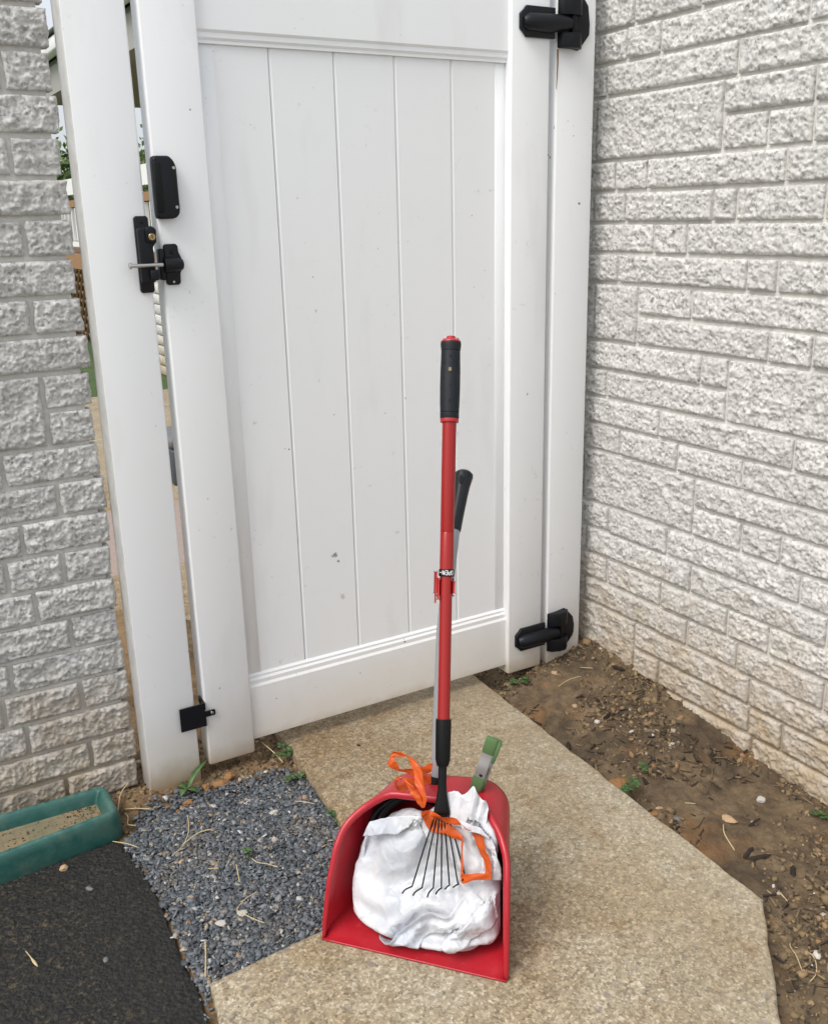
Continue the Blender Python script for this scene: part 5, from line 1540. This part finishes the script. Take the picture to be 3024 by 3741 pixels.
# the broad blade at the foot of the latch post
wb = thing('weed_blade', (.548, 2.085, .005), 'bright green weed with one long blade at the foot of the latch post', 'weed')
for j, (p1, p2, w) in enumerate((((.575, 2.10, .035), (.610, 2.112, .052), .008), ((.535, 2.07, .018), (.525, 2.06, .010), .009), ((.555, 2.07, .016), (.570, 2.055, .008), .009), ((.54, 2.10, .016), (.530, 2.11, .008), .008))):
    Q = spline([(.548, 2.085, .006), p1, p2], 5); n = len(Q)
    T = np.gradient(Q, axis=0); sd_ = np.cross(T, [0, 0, 1.0]); sd_ /= np.linalg.norm(sd_, axis=1)[:, None]
    ww = w * np.sin(np.linspace(.12, math.pi * .97, n)) ** .8
    V = np.concatenate([Q - sd_ * ww[:, None], Q - np.array([0, 0, .0018]), Q + sd_ * ww[:, None]])
    F = [(i, i + 1, n + i + 1, n + i) for i in range(n - 1)] + [(n + i, n + i + 1, 2 * n + i + 1, 2 * n + i) for i in range(n - 1)]
    mk('leaf', V, F, M['weed'], wb).modifiers.new('thickness', 'SOLIDIFY').thickness = .0005
# a black seed caught in a mortar joint, a dark scrap on the walk, a grey chip in front of the pan
blob('stone', .786, 1.262, .02, .006, M['slate'], 'grey slate chip on the walk in front of the dustpan', 'stone', None, 301, .4, 1.4)
blob('stone', .655, .97, .02, .004, M['bark'], 'tiny dark crumb on the walk near the bottom of the picture', 'crumb', None, 302, .5, 1.3)
blob('leaf_scrap', .985, 2.02, .02, .004, M['bark'], 'dark leaf scrap on the walk under the gate', 'leaf', None, 303, .4, 1.8)

# ------------------------------------------------------------------ what shows through the gaps behind the gate
bp = slab('garden_path', [(1.2, 3.0), (3.4, 4.9), (3.4, 8.4), (-.5, 8.4), (-.5, 4.9)], -.2, -.07, M['path'], .01)
tag(bp, 'tan path beyond the gate', kind='structure')
bp = slab('paving', [(1.6, 3.9), (1.9, 4.88), (-.5, 4.88), (-.5, 3.9)], -.2, -.066, M['pink'], .01)
tag(bp, 'pinkish paving just beyond the gate', kind='structure')
bp = slab('garden_soil', [(2.2, 2.92), (3.0, 3.86), (-.5, 3.86), (-.6, 2.92)], -.2, -.075, M['soil'], .01)
tag(bp, 'bare soil right behind the gate', kind='structure')
pc = thing('porch', (2.65, 8.0, -.09), 'raised porch with white railing and lattice skirt seen through the gap beside the post', 'porch')
PX = 2.65
box('roof', PX, 6.5, 7.6, 17, 3.30, 3.45, M['roofing'], pc)
box('gutter', PX - .12, PX - .002, 7.5, 17.1, 3.14, 3.29, M['whitepaint'], pc, .02)
box('drip_edge', PX - .14, PX - .003, 7.5, 17.1, 3.294, 3.315, M['dark'], pc)
box('ceiling', PX + .05, 6.4, 7.7, 16.9, 3.10, 3.16, M['greyshade'], pc)
box('beam', PX + .02, PX + .2, 7.7, 16.9, 2.80, 3.09, M['greyshade'], pc)
for y in (8.2, 11.0, 14.2): box('porch_post', PX + .03, PX + .15, y, y + .12, .98, 2.80, M['whitepaint'], pc)
box('deck_edge', PX, PX + .04, 7.8, 17, .80, .97, M['wood'], pc)
box('deck_floor', PX + .042, 6.3, 7.8, 17, .90, .975, M['wood'], pc)
rl = box('top_rail', PX + .02, PX + .12, 7.8, 17, 1.66, 1.84, M['whitepaint'], pc)
box('mid_rail', PX + .04, PX + .09, 7.8, 17, 1.52, 1.60, M['wood'], pc)
box('bottom_rail', PX + .04, PX + .09, 7.8, 17, 1.06, 1.12, M['whitepaint'], pc)
for k in range(40):
    y = 8.4 + k * .2
    box('baluster', PX + .045, PX + .085, y, y + .035, 1.13, 1.51, M['whitepaint'], pc)
box('foundation', PX, PX + .2, 7.9, 10.9, -.2, .795, M['stone'], pc)
for r in range(9):
    for q in range(8):
        y0_ = 7.92 + q * .37 + (r % 2) * .14; z0_ = -.08 + r * .096
        box('foundation_stone', PX - .02, PX - .001, y0_, y0_ + .35, z0_, z0_ + .085, M['stone'], pc, .006, 1)
for k in range(26):
    y = 11.0 + k * .2
    for sg in (-1, 1):
        V, F = tube_geo([(PX + .02 + .01 * sg, y, -.05), (PX + .02 + .01 * sg, y + .84 * sg, .79)], .022, 4)
        mk('lattice_slat', V, F, M['lattice'], pc, smooth=False)
box('lattice_backing', PX + .08, PX + .1, 10.95, 17, -.1, .79, M['roofing'], pc)
for k, y in enumerate((12.9, 14.0)):
    box('seat_cushion', PX + .35, PX + .85, y, y + .55, 1.25, 1.36, M['teal'], pc, .03)
bn = thing('storage_box', (1.55, 5.2, -.07), 'dark slate-blue storage box standing on the path behind the gate', 'box')
box('box_body', 1.46, 1.80, 5.15, 5.5, -.07, .14, M['bin'], bn, .02)
box('box_lid', 1.45, 1.81, 5.14, 5.51, .142, .20, M['slate'], bn, .02)

def tree(name, x, y, h, w, label, seed, cz=.6):
    th = thing(name, (x, y, -.09), label, 'tree', 'trees behind the porch')
    tube('trunk', [(x, y, -.1), (x + .05, y, h * .3), (x - .05, y + .05, h * .55), (x, y, h * .8)], [.16, .12, .08, .03], M['trunk'], th, 10)
    rgn = np.random.default_rng(seed); N = 5200
    cl_ = rgn.normal(0, 1, (46, 3)); cl_ /= np.linalg.norm(cl_, axis=1)[:, None]; cl_ *= rgn.uniform(.3, .9, (46, 1))
    k = rgn.integers(0, 46, N)
    Pn = (cl_[k] + rgn.normal(0, .16, (N, 3))) * np.array([w, w, h * .42]) + np.array([x, y, h * cz])
    a, b = rgn.normal(0, 1, (N, 3)), rgn.normal(0, 1, (N, 3)); a /= np.linalg.norm(a, axis=1)[:, None]
    b = np.cross(a, b); b /= np.linalg.norm(b, axis=1)[:, None]
    s = rgn.uniform(.05, .11, (N, 1))
    V = np.stack([Pn - a * s, Pn - b * s * .5, Pn + a * s, Pn + b * s * .5], 1).reshape(-1, 3)
    mk('crown', V, np.arange(N * 4).reshape(-1, 4), M['leafgreen'], th, smooth=False)
tree('garden_tree', 5.4, 24.5, 3.3, 1.9, 'bushy tree behind the porch seen beside the latch post', 5)
tree('garden_tree', 7.7, 26.0, 3.5, 2.0, 'second bushy tree behind the porch seen between post and gate', 6)
